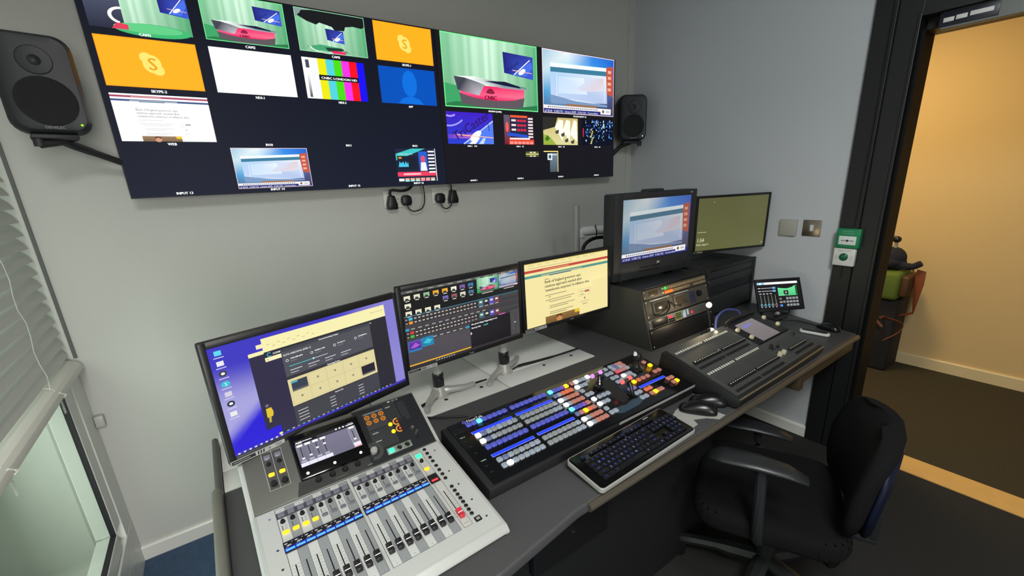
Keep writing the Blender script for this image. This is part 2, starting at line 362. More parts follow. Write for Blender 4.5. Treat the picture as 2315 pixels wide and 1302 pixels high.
    if v == 2: c.text('TriCaster', *P(X0 + .15 * a, Y0 + .15 * b), h * .07, S(20, 20, 60), rot=32)
    if border: c.frame(x, y, w, h, w * .008, border)
def program(c, x, y, w, h, dull=0, border=S(250, 225, 230)):
    D = lambda *q: mixc(S(*q), S(90, 78, 70), dull)
    P = lambda a, b: (x + a * w, y + b * h)
    G = [[D(70, 80, 110), D(60, 70, 110), D(60, 64, 90), D(60, 60, 80)], [D(70, 150, 205), D(120, 170, 210), D(90, 130, 190), D(70, 80, 130)], [D(190, 215, 225), D(170, 215, 235), D(60, 150, 225), D(40, 90, 190)], [D(150, 190, 215), D(225, 235, 238), D(50, 130, 220), D(30, 90, 200)]]
    for i in range(3):
        for j in range(3): c.poly([P(i / 3, j / 3), P((i + 1) / 3, j / 3), P((i + 1) / 3, (j + 1) / 3), P(i / 3, (j + 1) / 3)], [G[j][i], G[j][i + 1], G[j + 1][i + 1], G[j + 1][i]])
    c.poly([P(.88, .85), P(.98, .88), P(.99, .35), P(.88, .40)], D(190, 84, 60))
    for k in range(4): c.rect(x + w * .905, y + h * (.45 + k * .1), w * .05, h * .05, D(235, 170, 150))
    c.poly([P(.10, .80), P(.88, .84), P(.88, .78), P(.10, .735)], D(235, 248, 252)); c.poly([P(.10, .735), P(.88, .78), P(.88, .70), P(.10, .66)], D(60, 120, 150))
    c.poly([P(.10, .66), P(.88, .70), P(.90, .22), P(.10, .20)], [D(170, 205, 235), D(225, 230, 240), D(175, 190, 225), D(190, 205, 235)])
    c.poly([P(.2, .6), P(.55, .62), P(.6, .35), P(.2, .33)], [D(190, 215, 240), D(225, 232, 245), D(215, 225, 242), D(200, 220, 240)])
    c.poly([P(.45, .42), P(.62, .40), P(.84, .44), P(.84, .66), P(.62, .62)], [D(205, 212, 232), D(212, 206, 218), D(218, 214, 222), D(214, 200, 208), D(205, 215, 238)])
    for t in ((.18, .62, .18, .26), (.18, .26, .80, .20), (.86, .62, .86, .25)): c.line(*P(*t[:2]), *P(*t[2:]), w * .005, D(240, 245, 250))
    c.poly([P(.1, .30), P(.45, .22), P(.9, .20), P(.9, .16), P(.1, .16)], D(120, 150, 190)); c.poly([P(.3, .17), P(.75, .17), P(.72, .10), P(.32, .10)], D(150, 110, 80))
    c.rect(x, y + h * .075, w * .80, h * .055, S(238, 238, 240)); c.rect(x, y, w, h * .075, S(40, 44, 120))
    for k in range(26): c.rect(x + w * (.06 + k * .027), y + h * .09, w * .016, h * .022, S(150, 60, 70) if k in (0, 12, 25) else S(120, 125, 135))
    c.text('all 28.68   0.38(0.7%)   Unisem 28.89   0.34(1.0%)   Commodities', *P(.02, .02), h * .05, S(225, 228, 245))
    c.rect(x + w * .80, y + h * .03, w * .16, h * .10, S(240, 240, 240)); c.ell(*P(.84, .08), w * .016, h * .03, S(120, 80, 60)); c.rect(x + w * .88, y + h * .06, w * .06, h * .04, S(190, 190, 190))
    if border: c.frame(x, y, w, h, w * .006, border)
def webpage(c, x, y, w, h, warm=0):
    K = lambda *q: mixc(S(*q), S(min(255, int(q[0] * .98)), int(q[1] * .92), int(q[2] * .66)), warm)
    P = lambda a, b: (x + a * w, y + b * h)
    c.rect(x, y, w, h, K(252, 252, 250)); red = mixc(S(165, 70, 100), S(196, 70, 60), warm); tl = mixc(S(60, 80, 130), S(80, 150, 140), warm)
    if warm:
        for k in range(9): c.rect(x + w * (.05 + .09 * k), y + h * .962, w * .05, h * .008, K(205, 200, 190))
        c.rect(x, y + h * .985, w, h * .015, K(235, 232, 180)); c.rect(x + w * .04, y + h * .92, w * .5, h * .008, K(200, 190, 180)); yy = (.855, .775)
    else: yy = (.925, .845)
    c.rect(x, y + h * yy[0], w, h * .04, red); c.rect(x, y + h * yy[1], w, h * .04, tl)
    c.rect(x + w * .2, y + h * (yy[0] + .012), w * .3, h * .012, K(235, 190, 185)); c.rect(x + w * .18, y + h * (yy[1] + .008), w * .48, h * .014, K(200, 215, 220)); c.rect(x + w * .27, y + h * (yy[1] - .010), w * .26, h * .012, S(60, 90, 120))
    tx = mixc(S(120, 120, 124), S(80, 72, 56), warm)
    for k, t in enumerate(('Bank of England governor says', "cautious approach needed after", "'unwelcome surprises' in inflation data")): c.text(t, *P(.215, .655 - .068 * k), h * .062, tx, bold=h * (.0016 if warm else .0008))
    lt = mixc(S(205, 205, 210), S(165, 150, 110), warm)
    for k, (a, b, l) in enumerate(((.215, .71, .05), (.215, .45, .25), (.25, .42, .03), (.22, .37, .05), (.26, .375, .30), (.26, .34, .26), (.26, .27, .30), (.26, .24, .22), (.26, .17, .28), (.26, .14, .2))): c.rect(x + w * a, y + h * b, w * l, h * .012, lt)
    c.frame(x + w * .61, y + h * .31, w * .155, h * .115, w * .002, lt); c.rect(x + w * .69, y + h * .36, w * .06, h * .035, S(176, 96, 84) if warm else S(170, 160, 165)); c.rect(x + w * .63, y + h * .33, w * .05, h * .012, lt); c.rect(x + w * .63, y + h * .38, w * .05, h * .01, lt)
    c.text('Squawk Pod', *P(.69, .20), h * .04, lt, 'c'); c.ell(*P(.69, .265), w * .012, h * .02, lt); c.rect(x + w * .66, y + h * .16, w * .06, h * .012, lt)
    c.rect(x + w * .21, y + h * .0, w * .41, h * .115, K(120, 96, 70), K(150, 120, 90)); c.ell(*P(.37, .04), w * .035, h * .055, K(205, 150, 120)); c.poly([P(.335, .055), P(.34, .10), P(.37, .112), P(.40, .1), P(.405, .055), P(.37, .085)], K(90, 60, 44)); c.rect(x + w * .56, y + h * .06, w * .06, h * .055, S(235, 190, 40))
def skype(c, x, y, w, h):
    c.rect(x, y, w, h, S(252, 172, 28)); c.frame(x, y, w, h, w * .006, S(230, 140, 10)); cx, cy = x + w * .5, y + h * .5; k = S(252, 222, 110)
    c.ell(cx, cy, h * .17, h * .19, k); c.ell(cx - h * .09, cy + h * .12, h * .11, h * .11, k); c.ell(cx + h * .09, cy - h * .12, h * .11, h * .11, k)
    c.text('S', cx, cy - h * .125, h * .36, S(226, 160, 30), 'c', bold=h * .008)
def cap(c, t, x, y, s=.016): c.text(t, x, y, s, WH, 'c', bold=.0006)

def tv(name, label, x0, wd, draw):
    M = Matrix(((1, 0, 0, x0), (0, 0, -1, 2.1), (0, 1, 0, 1.5), (0, 0, 0, 1)))
    t = thing(name, label, 'television', M, 'video wall displays')
    H_ = .7045
    link('housing', MB().box(0, wd, 0, H_, -.045, -.004, .003).box(.2, wd - .2, .12, H_ - .12, -.095, -.040, .004).mesh('housing', blk), t)
    link('bezel', MB().prism([(0, 0), (wd, 0), (wd, H_), (0, H_)], -.006, -.0005).mesh('bezel', gasket_m, False), t)
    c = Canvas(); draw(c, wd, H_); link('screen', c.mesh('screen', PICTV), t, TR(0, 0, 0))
    return t
def left_wall(c, w, h):
    c.rect(.003, .003, w - .005, h - .006, S(19, 24, 41), S(14, 17, 28))  # reflections on the dark panel put into the background colour
    X = (.020, .333, .646, .959); TW, TH = .2745, .1535; Y = (.5455, .3695, .194, .0195)
    studio(c, X[0], Y[0], TW, TH, 1, None); studio(c, X[1], Y[0], TW, TH, 2); studio(c, X[2], Y[0], TW, TH, 3, S(150, 220, 170)); skype(c, X[3], Y[0], TW, TH)
    skype(c, X[0], Y[1], TW, TH); c.rect(X[1], Y[1], TW, TH, S(255, 255, 255))
    x, y, tw = X[2], Y[1], .2425
    cols = [S(235, 238, 240), S(230, 225, 10), S(80, 205, 215), S(70, 215, 10), S(235, 50, 225), S(245, 10, 30), S(20, 10, 235)]
    c.rect(x, y, .045, TH, WH)
    for k in range(7): c.rect(x + .02 + (tw - .02) * k / 7 + .008, y, (tw - .02) / 7, TH, cols[k])
    c.rect(x + .012, y + .005, .010, .09, S(60, 60, 70), S(240, 240, 240)); c.rect(x + .012, y + .115, .014, .030, S(70, 74, 84))
    c.rect(x + .058, y + .073, .162, .020, S(16, 16, 20)); c.text('CNBC LONDON HD', x + .139, y + .0775, .0125, WH, 'c', sx=1.28, bold=.0006)
    c.rect(X[3], Y[1], TW, TH, S(0, 78, 180)); c.frame(X[3], Y[1], TW, TH, .002, S(20, 60, 150)); a, b = X[3] + TW * .52, Y[1]
    c.poly([(a - .062, b + .002), (a - .045, b + .022), (a - .018, b + .032), (a + .018, b + .032), (a + .045, b + .022), (a + .062, b + .002)], S(10, 108, 214)); c.ell(a, b + .088, .037, .057, S(10, 90, 200)); c.ell(a, b + .088, .035, .055, S(10, 108, 214))
    webpage(c, X[0], Y[2], TW, TH)
    program(c, X[1], Y[3], TW, TH)
    x, y, w2 = .994, Y[3], .204
    c.rect(x, y, w2, TH, S(30, 36, 60)); c.poly([(x, y + .13), (x + w2 * .4, y + TH), (x + w2 * .75, y + TH), (x, y + .1)], S(60, 190, 190)); c.rect(x + .006, y + .058, .10, .062, S(24, 30, 48))
    pts = [(x + .010 + k * .006, y + .075 + .022 * abs(math.sin(k * 1.3))) for k in range(9)]; c.poly([(x + .01, y + .07)] + pts + [(x + .060, y + .07)], S(70, 190, 225)); c.text('SHARE PRICE 4.7%', x + .012, y + .125, .009, S(220, 220, 220)); c.rect(x + .012, y + .108, .016, .007, S(240, 150, 40))
    c.rect(x + .115, y + .05, .045, .09, S(40, 90, 200)); c.poly([(x + .120, y + .05), (x + .155, y + .05), (x + .150, y + .09), (x + .125, y + .09)], S(235, 235, 235)); c.ell(x + .137, y + .105, .012, .016, S(215, 80, 110))
    c.rect(x, y + .026, w2, .020, S(230, 60, 90)); c.rect(x + .03, y + .032, .09, .008, S(250, 190, 200))
    for k in range(7): c.rect(x + .165, y + .04 + k * .016, .034, .007, WH)
    for k in range(6): c.rect(x + .035 + k * .027, y + .010, .022, .007, S(250, 170, 150)); c.rect(x + .035 + k * .027, y + .002, .022, .007, [S(170, 240, 220), S(170, 240, 220), S(190, 240, 210), S(250, 150, 170), S(250, 150, 170), S(200, 245, 230)][k])
    c.rect(x + .004, y + .004, .026, .012, WH)
    c.line(x + w2, y, x + w2, y + TH, .003, WH)
    for t, i, yy in (('CAM1', 0, .532), ('CAM2', 1, .532), ('CAM3', 2, .532), ('SKYPE-1', 3, .532), ('SKYPE-2', 0, .356), ('NDI-1', 1, .356), ('NDI-3', 2, .356), ('APP', 3, .356), ('WEB', 0, .182), ('IN10', 1, .182), ('IN11', 2, .182), ('IN12', 3, .182), ('INPUT 13', 0, .009), ('INPUT 14', 1, .009), ('INPUT 15', 2, .009), ('INPUT 16', 3, .009)):
        cap(c, t, X[i] + TW / 2, yy - .001, .0125)
def right_wall(c, w, h):
    c.rect(.003, .003, w - .006, h - .006, S(19, 19, 26), S(24, 21, 24))  # dark background colour also carries the panel's reflections
    studio(c, .028, .372, .586, .330, 2); program(c, .652, .372, .585, .330)
    cap(c, 'PREVIEW (CAM2)', .320, .357, .011); cap(c, 'PROGRAM (INPUT 14)', .94, .357, .011)
    x, y, a, b = .0265, .197, .2755, .1525
    c.rect(x, y, a, b, S(40, 60, 200), S(60, 30, 190)); c.poly([(x, y + .045), (x + a, y + .06), (x + a, y + .03), (x, y + .025)], [S(90, 60, 200), S(90, 70, 220), S(220, 130, 180), S(90, 60, 200)])
    c.poly([(x + .09, y), (x + a - .01, y + .115), (x + a, y + .12), (x + a, y)], S(80, 120, 235)); c.line(x + .09, y, x + a, y + .115, .006, S(190, 200, 250)); c.ell(x + .165, y + .04, .04, .017, WH, a=.6); c.line(x + .05, y + .045, x + a, y + .032, .004, S(255, 190, 150))
    c.poly([(x + .12, y), (x + .17, y + .03), (x + .19, y + .03), (x + .16, y)], WH); c.poly([(x + .18, y), (x + .21, y + .03), (x + .225, y + .03), (x + .21, y)], S(190, 210, 250))
    c.text('TriCaster', x + .045, y + .012, .062, S(50, 14, 90), rot=29, bold=.0004); c.text('J', x + .245, y + .075, .04, S(50, 14, 90), rot=15)
    c.arc(x + .02, y + .19, .055, .008, 250, 300, S(170, 150, 240)); c.arc(x + .01, y + .21, .12, .008, 265, 310, S(150, 150, 245))
    x, a = .374, .204; b = .151
    c.rect(x, y, a, b, S(60, 20, 34)); c.rect(x, y, .04, b, S(120, 30, 40), S(90, 90, 110)); c.ell(x + .02, y + .09, .010, .026, S(240, 90, 90)); c.rect(x + .044, y + .045, .115, .095, S(36, 40, 70)); c.rect(x + .044, y + .14, .115, .011, S(240, 90, 50))
    for k in range(3):
        c.rect(x + .05, y + .072 + k * .024, .030, .010, S(245, 220, 220))
        for j in range(3): c.rect(x + .088 + j * .022, y + .070 + k * .024, .018, .012, S(215, 40, 70))
    c.poly([(x + .02, y + .062), (x + .16, y + .05), (x + .16, y + .035), (x + .02, y + .045)], S(40, 80, 200)); c.rect(x + .035, y + .026, .14, .009, S(235, 225, 225)); c.rect(x + .03, y + .0, .174, .026, S(225, 70, 50))
    for k in range(7): c.rect(x + .165, y + .036 + k * .016, .034, .009, S(225, 225, 230))
    for k in range(6): c.rect(x + .035 + k * .028, y + .002, .022, .013, S(250, 150, 140))
    x, a, b = .6485, .274, .152
    c.rect(x, y, a, b, S(214, 210, 150), S(196, 176, 110)); c.poly([(x, y + b), (x + .11, y + b), (x + .09, y + .10), (x, y + .08)], S(44, 42, 36)); c.poly([(x, y), (x, y + .06), (x + .05, y + .045), (x + .10, y + .0)], S(150, 170, 60)); c.poly([(x + .01, y + .03), (x + .03, y + .055), (x + .05, y + .035), (x + .03, y + .02)], S(60, 110, 40))
    for k in range(3): c.poly([(x + .09 + k * .06, y + .1 - k * .02), (x + .12 + k * .06, y + b - .01), (x + .155 + k * .055, y + b - .015), (x + .15 + k * .06, y + .02)], S(246, 244, 228))
    for px, py in ((.09, .075), (.135, .06), (.165, .028), (.215, .02)): c.poly([(x + px, y + py), (x + px + .03, y + py + .012), (x + px + .028, y + py - .01), (x + px + .008, y + py - .014)], S(70, 64, 52))
    x, a = .957, .276; c.rect(x, y, a, b, S(8, 12, 30)); rr = random.Random(4)
    for k in range(110):
        u = rr.random(); v = rr.random() ** .6
        c.rect(x + a * (.1 + .88 * u), y + b * (.06 + .88 * v), .003 + .006 * rr.random(), .004 + .008 * rr.random(), [S(60, 140, 230), S(120, 190, 240), S(30, 70, 190), S(190, 220, 240)][k % 4])
    for k in range(9): c.rect(x + .075 + .004 * (k % 4), y + .008 + k * .010, .012, .006, S(240, 225, 110))
    for k in range(5): c.rect(x + .008, y + .05 + k * .010, .009, .008, S(220, 40, 70))
    for t, xx in (('DDR 1    4:13', .166), ('DDR 2    0:1', .477), ('DDR 3    0:3', .787), ('DDR 4    0:0', 1.095)): cap(c, t, xx, .183, .010)
    for t, xx in (('BUFFER 1', .161), ('BUFFER 2', .472), ('BUFFER 3', .779), ('BUFFER 4', 1.088)): cap(c, t, xx, .010, .0105)
    c.rect(.516, .142, .094, .006, S(215, 212, 120)); c.rect(.516, .150, .094, .009, S(90, 90, 50)); c.rect(.516, .131, .094, .009, S(90, 90, 50))
    for q in (.545, .57): c.rect(q, .151, .018, .007, S(225, 222, 190)); c.rect(q, .131, .018, .007, S(225, 222, 190))
    c.rect(.648, .157, .110, .006, S(235, 210, 120)); c.rect(.755, .043, .005, .120, S(235, 220, 140)); c.rect(.695, .043, .060, .108, S(70, 84, 96), S(110, 130, 145)); c.rect(.677, .112, .036, .036, S(226, 236, 240)); c.ell(.695, .130, .010, .012, S(60, 80, 100)); c.rect(.714, .138, .036, .008, S(190, 205, 215))
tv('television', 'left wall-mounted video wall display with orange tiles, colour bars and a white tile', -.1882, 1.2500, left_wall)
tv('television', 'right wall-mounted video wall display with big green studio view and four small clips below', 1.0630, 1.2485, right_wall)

# ================================================================== LOUDSPEAKERS
def speaker(name, label, M, logo, led):
    t = thing(name, label, 'speaker', M, 'wall-mounted loudspeakers')
    # local: x across, y = depth (front at y=0, facing -y), z up, origin bottom centre
    m = MB(); N = 28
    def ring(y, hw, z0, z1, r):
        pts = []
        for cx_, cz_, a0 in ((hw - r, z1 - r, 0), (-hw + r, z1 - r, 90), (-hw + r, z0 + r, 180), (hw - r, z0 + r, 270)):
            for k in range(6): a = R(a0 + 90 * k / 5); pts.append((cx_ + r * math.cos(a), y, cz_ + r * math.sin(a)))
        return pts
    tb = m.bm; rs = [[tb.verts.new(p) for p in ring(*q)] for q in ((.002, .060, .022, .263, .03), (-.002, .078, .012, .274, .035), (.012, .090, .003, .283, .04), (.05, .0945, 0, .285, .045), (.11, .090, .004, .281, .05), (.155, .070, .02, .262, .05), (.168, .05, .04, .24, .04))]
    for a, b in zip(rs, rs[1:]):
        for k in range(24): tb.faces.new((a[k], a[(k + 1) % 24], b[(k + 1) % 24], b[k]))
    tb.faces.new(rs[0]); tb.faces.new(rs[-1][::-1]); bmesh.ops.recalc_face_normals(tb, faces=tb.faces)
    link('cabinet', m.mesh('cabinet', spk_m), t)
    rx = RX(90)
    link('woofer', MB().lathe([(.068, -.0015), (.070, .003), (.066, .004), (.050, .002), (.001, .0015)], (0, -.001, .094), rot=rx).mesh('woofer', spk2_m), t)
    link('tweeter', MB().lathe([(.040, -.002), (.038, .0005), (.026, -.0012), (.015, -.0016), (.010, .0025), (.001, .005)], (0, -.0015, .208), rot=rx).mesh('tweeter', spk_m), t)
    link('power_light', MB().ball((.063, -.002, .028), .0032).mesh('power_light', led), t)
    if logo:
        c = Canvas(); c.text('GENELEC', 0, 0, .011, S(150, 152, 156), 'c'); link('badge', c.mesh('badge', PAINT), t, TR(0, -.0035, .0145) @ RX(90))
    return t
M_L = TR(-.297, 1.93, 1.698) @ RZ(12) @ Matrix.Scale(.95, 4)
sL = speaker('loudspeaker', 'dark grey loudspeaker at the far left of the video wall, near the blind', M_L, 1, glow('led_green', S(150, 240, 20), 1.2))
m = MB(); m.tube([(0, .04, -.004), (.02, .08, -.02), (.09, .13, -.05), (.24, .20, -.115)], [.016, .014, .012, .012], 8); m.box(-.06, .05, .01, .09, -.014, 0, .004); m.cyl((-.045, .03, -.036), (-.045, .03, -.006), .014); m.cyl((-.045, .03, -.030), (.01, .05, -.018), .012)
link('bracket', m.mesh('bracket', blk2), sL)
M_R = TR(2.425, 2.035, 1.722) @ RZ(-32)
sR = speaker('loudspeaker', 'dark grey loudspeaker right of the video wall, near the room corner', M_R, 1, glow('led_white', S(235, 240, 235), 1.5))
m = MB(); m.box(-.06, .06, .01, .09, -.012, 0, .004); m.tube([(0, .05, -.006), (-.06, .09, -.03), (-.13, .12, -.10)], .015, 8); m.cyl((.055, .03, -.032), (.055, .03, -.004), .013)
link('bracket', m.mesh('bracket', blk2), sR)

# ================================================================== WALL SOCKETS AND PLUGS
def socket(label, x, z):
    t = thing('double_socket', label, 'socket', TR(x, 2.2, z), 'double sockets under the video wall')
    link('face_plate', MB().box(-.073, .073, -.011, 0, -.043, .043, .004).mesh('face_plate', wplas), t)
    for s in (-1, 1): link('rocker_switch', MB().box(s * .012 - .006, s * .012 + .006, -.0145, -.010, .012, .030, .0015).mesh('rocker_switch', wplas), t)
    link('screw_cap', MB().cyl((0, -.0125, 0), (0, -.0105, 0), .004).mesh('screw_cap', gplas), t)
socket('white double wall socket under the left display, two black plugs in it', .825, 1.440); socket('white double wall socket under the seam of the two displays', 1.087, 1.445)
def plug(label, x, z, tall, path, r=.0033):
    t = thing('power_plug', label, 'plug', TR(x, 2.189, z), 'black power plugs in the wall sockets')
    m = MB()
    if tall: m.prism([(-.024, -.034), (.024, -.034), (.025, -.01), (.013, .034), (-.013, .034), (-.025, -.01)], -.042, -.001, 'y', bev=.006)
    else: m.prism([(-.018, -.026), (.018, -.026), (.026, -.008), (.024, .016), (.012, .026), (-.012, .026), (-.024, .016), (-.026, -.008)], -.036, -.001, 'y', bev=.006)
    link('plug_body', m.mesh('plug_body', blk), t)
    link('cable', MB().tube([(a - x, b - 2.189, c - z) for a, b, c in path], r).mesh('cable', cable_m), t)
plug('black adapter plug in the left half of the left socket', .784, 1.424, 1, [(.782, 2.165, 1.455), (.778, 2.16, 1.472), (.79, 2.155, 1.483), (.83, 2.15, 1.478), (.87, 2.15, 1.483), (.90, 2.15, 1.508)], .006)
plug('black round plug in the right half of the left socket, cable looping down', .862, 1.430, 0, [(.864, 2.165, 1.405), (.870, 2.16, 1.385), (.893, 2.155, 1.374), (.93, 2.15, 1.384), (.950, 2.15, 1.415), (.954, 2.15, 1.46), (.950, 2.15, 1.51)])
plug('black round plug in the left half of the right socket', 1.050, 1.430, 0, [(1.052, 2.165, 1.405), (1.056, 2.16, 1.385), (1.075, 2.155, 1.374), (1.100, 2.155, 1.385), (1.113, 2.16, 1.402)])
plug('black adapter plug in the right half of the right socket', 1.126, 1.434, 1, [(1.118, 2.165, 1.465), (1.114, 2.155, 1.49), (1.105, 2.15, 1.512)])

# ================================================================== DESK
def FM(x, y, z, yaw, tilt):
    """frame on a sloping face: X along its width, Y up the slope, Z out of the face"""
    a, t = R(yaw), R(tilt)
    u = Vector((math.cos(a), math.sin(a), 0)); w = Vector((-math.sin(a) * math.cos(t), math.cos(a) * math.cos(t), math.sin(t))); n = u.cross(w)
    return Matrix(((u.x, w.x, n.x, x), (u.y, w.y, n.y, y), (u.z, w.z, n.z, z), (0, 0, 0, 1)))
dk = thing('control_desk', 'long black console desk with white rear flaps under the row of screens', 'desk', TR(1.15, 1.2, 0))
def D(name, mb, m, smooth=True): return link(name, mb.mesh(name, m, smooth), dk, TR(-1.15, -1.2, 0))
D('desktop', MB().prism([(-.098, .618), (-.02, .600), (.35, .600), (.60, .635), (2.395, .635), (2.410, .645), (2.45, .80), (2.50, .95), (2.575, 1.2), (2.575, 1.86), (1.308, 1.86), (1.308, 1.268), (-.098, 1.268)], .708, .7395, bev=.006, seg=3), desk_m)
D('front_trim', MB().tube([(.63, .6335, .7258), (1.4, .633, .7258), (2.40, .633, .7258)], .0120, 10, smooth=1), mat('desk_edge_strip', S(88, 82, 72), .28, metal=.3))
for i, x in enumerate((-.098, .368, .838)):
    m = MB(); m.box(x + .002, x + .464, 1.272, 1.374, .712, .7385, .0015)
    lab(D('flap', m, lam), 'white laminate flap'); m = MB(); m.box(x + .002, x + .464, 1.380, 1.80, .712, .7385, .0015); lab(D('flap', m, lam), 'white laminate flap')
D('shelf_carrier', MB().box(-.098, 1.308, 1.270, 1.80, .700, .712), gasket_m)
for x in (-.02, .13, .29, .60, .753, 1.067, 1.224): D('finger_hole', MB().cyl((x, 1.343, .7380), (x, 1.343, .7392), .0075), gasket_m)
side_m = mat('padded_side_bumper', S(112, 110, 102), .5, bump=.2, bscale=60, var=.12, vscale=14)
def bumper(y0, y1, r, zt, x=-.110):
    pts = [(x - r, 0), (x + r, 0), (x + r, zt - r)] + [(x + r * math.cos(R(a)), zt - r + r * math.sin(R(a))) for a in (30, 60, 90, 120, 150)] + [(x - r, zt - r)]
    return MB().prism(pts, y0, y1, 'y', bev=.003)
D('side_panel', bumper(.50, 1.255, .0125, .768), side_m); lab(D('side_panel', bumper(1.262, 1.56, .0085, .762, -.106), mat('bumper_dark', S(82, 82, 80), .5)), 'darker narrow rear side panel')
D('apron', MB().box(1.86, 2.405, .645, .665, .655, .707, .002).box(1.83, 1.87, .640, .70, .630, .707, .004), apron_m)
m = MB(); m.box(-.09, 1.50, .80, .82, 0, .705); m.box(1.48, 1.50, .80, 1.75, 0, .705); m.box(-.098, -.085, .66, 1.75, 0, .705)
D('modesty_panel', m, mblk)
m = MB(); m.box(.56, .86, .775, .80, .42, .66, .004); m.box(.62, .72, .770, .776, .575, .60, .002); D('drawer_front', m, blk); D('catch', MB().box(.700, .712, .768, .776, .50, .508, .001), chrome)
D('support_leg', MB().box(2.40, 2.46, 1.5, 1.75, 0, .708, .004), mblk)

# ================================================================== MONITORS
def monitor(name, label, M, w, h, scr, draw, grp=None, th=.022, fm=blk, back=True, br=.004, pic=PIC):
    t = thing(name, label, 'monitor', M, grp)
    x0, y0, x1, y1 = scr; m = MB()
    m.box(0, w, 0, h, -th, -.003, br)
    link('housing', m.mesh('housing', fm), t)
    m = MB(); a, b = -.004, .001
    m.box(.0, x0, 0, h, a, b, .0015); m.box(x1, w, 0, h, a, b, .0015); m.box(x0, x1, 0, y0, a, b, .0015); m.box(x0, x1, y1, h, a, b, .0015)
    link('bezel', m.mesh('bezel', fm), t)
    if back: link('rear_cover', MB().prism([(w * .22, h * .2), (w * .78, h * .2), (w * .78, h * .8), (w * .22, h * .8)], -th - .028, -th + .002, bev=.008).mesh('rear_cover', fm), t)
    c = Canvas(); draw(c, x1 - x0, y1 - y0); link('screen', c.mesh('screen', pic), t, TR(x0, y0, -.0025))
    return t
def stickers(t, x, w, h=.012):
    c = Canvas(); c.rect(0, 0, w, h, S(165, 165, 165)); c.rect(.002, .002, w * .42, h - .004, S(30, 32, 36)); c.rect(.005, .005, w * .3, .002, S(130, 130, 130))
    for k in range(3): c.poly([(w * .47 + k * .006, .002), (w * .47 + k * .006 + .003, .002), (w * .47 + k * .006 + .005, h - .002), (w * .47 + k * .006 + .002, h - .002)], S(20, 20, 24))
    c.ell(w * .70, h * .5, .003, .003, S(120, 125, 130)); c.rect(w * .82, .003, w * .12, h - .006, S(130, 132, 136))
    lab(link('sticker', c.mesh('sticker', PAINT), t, TR(x, .001, .0014)), 'silver label strip on the lower bezel')
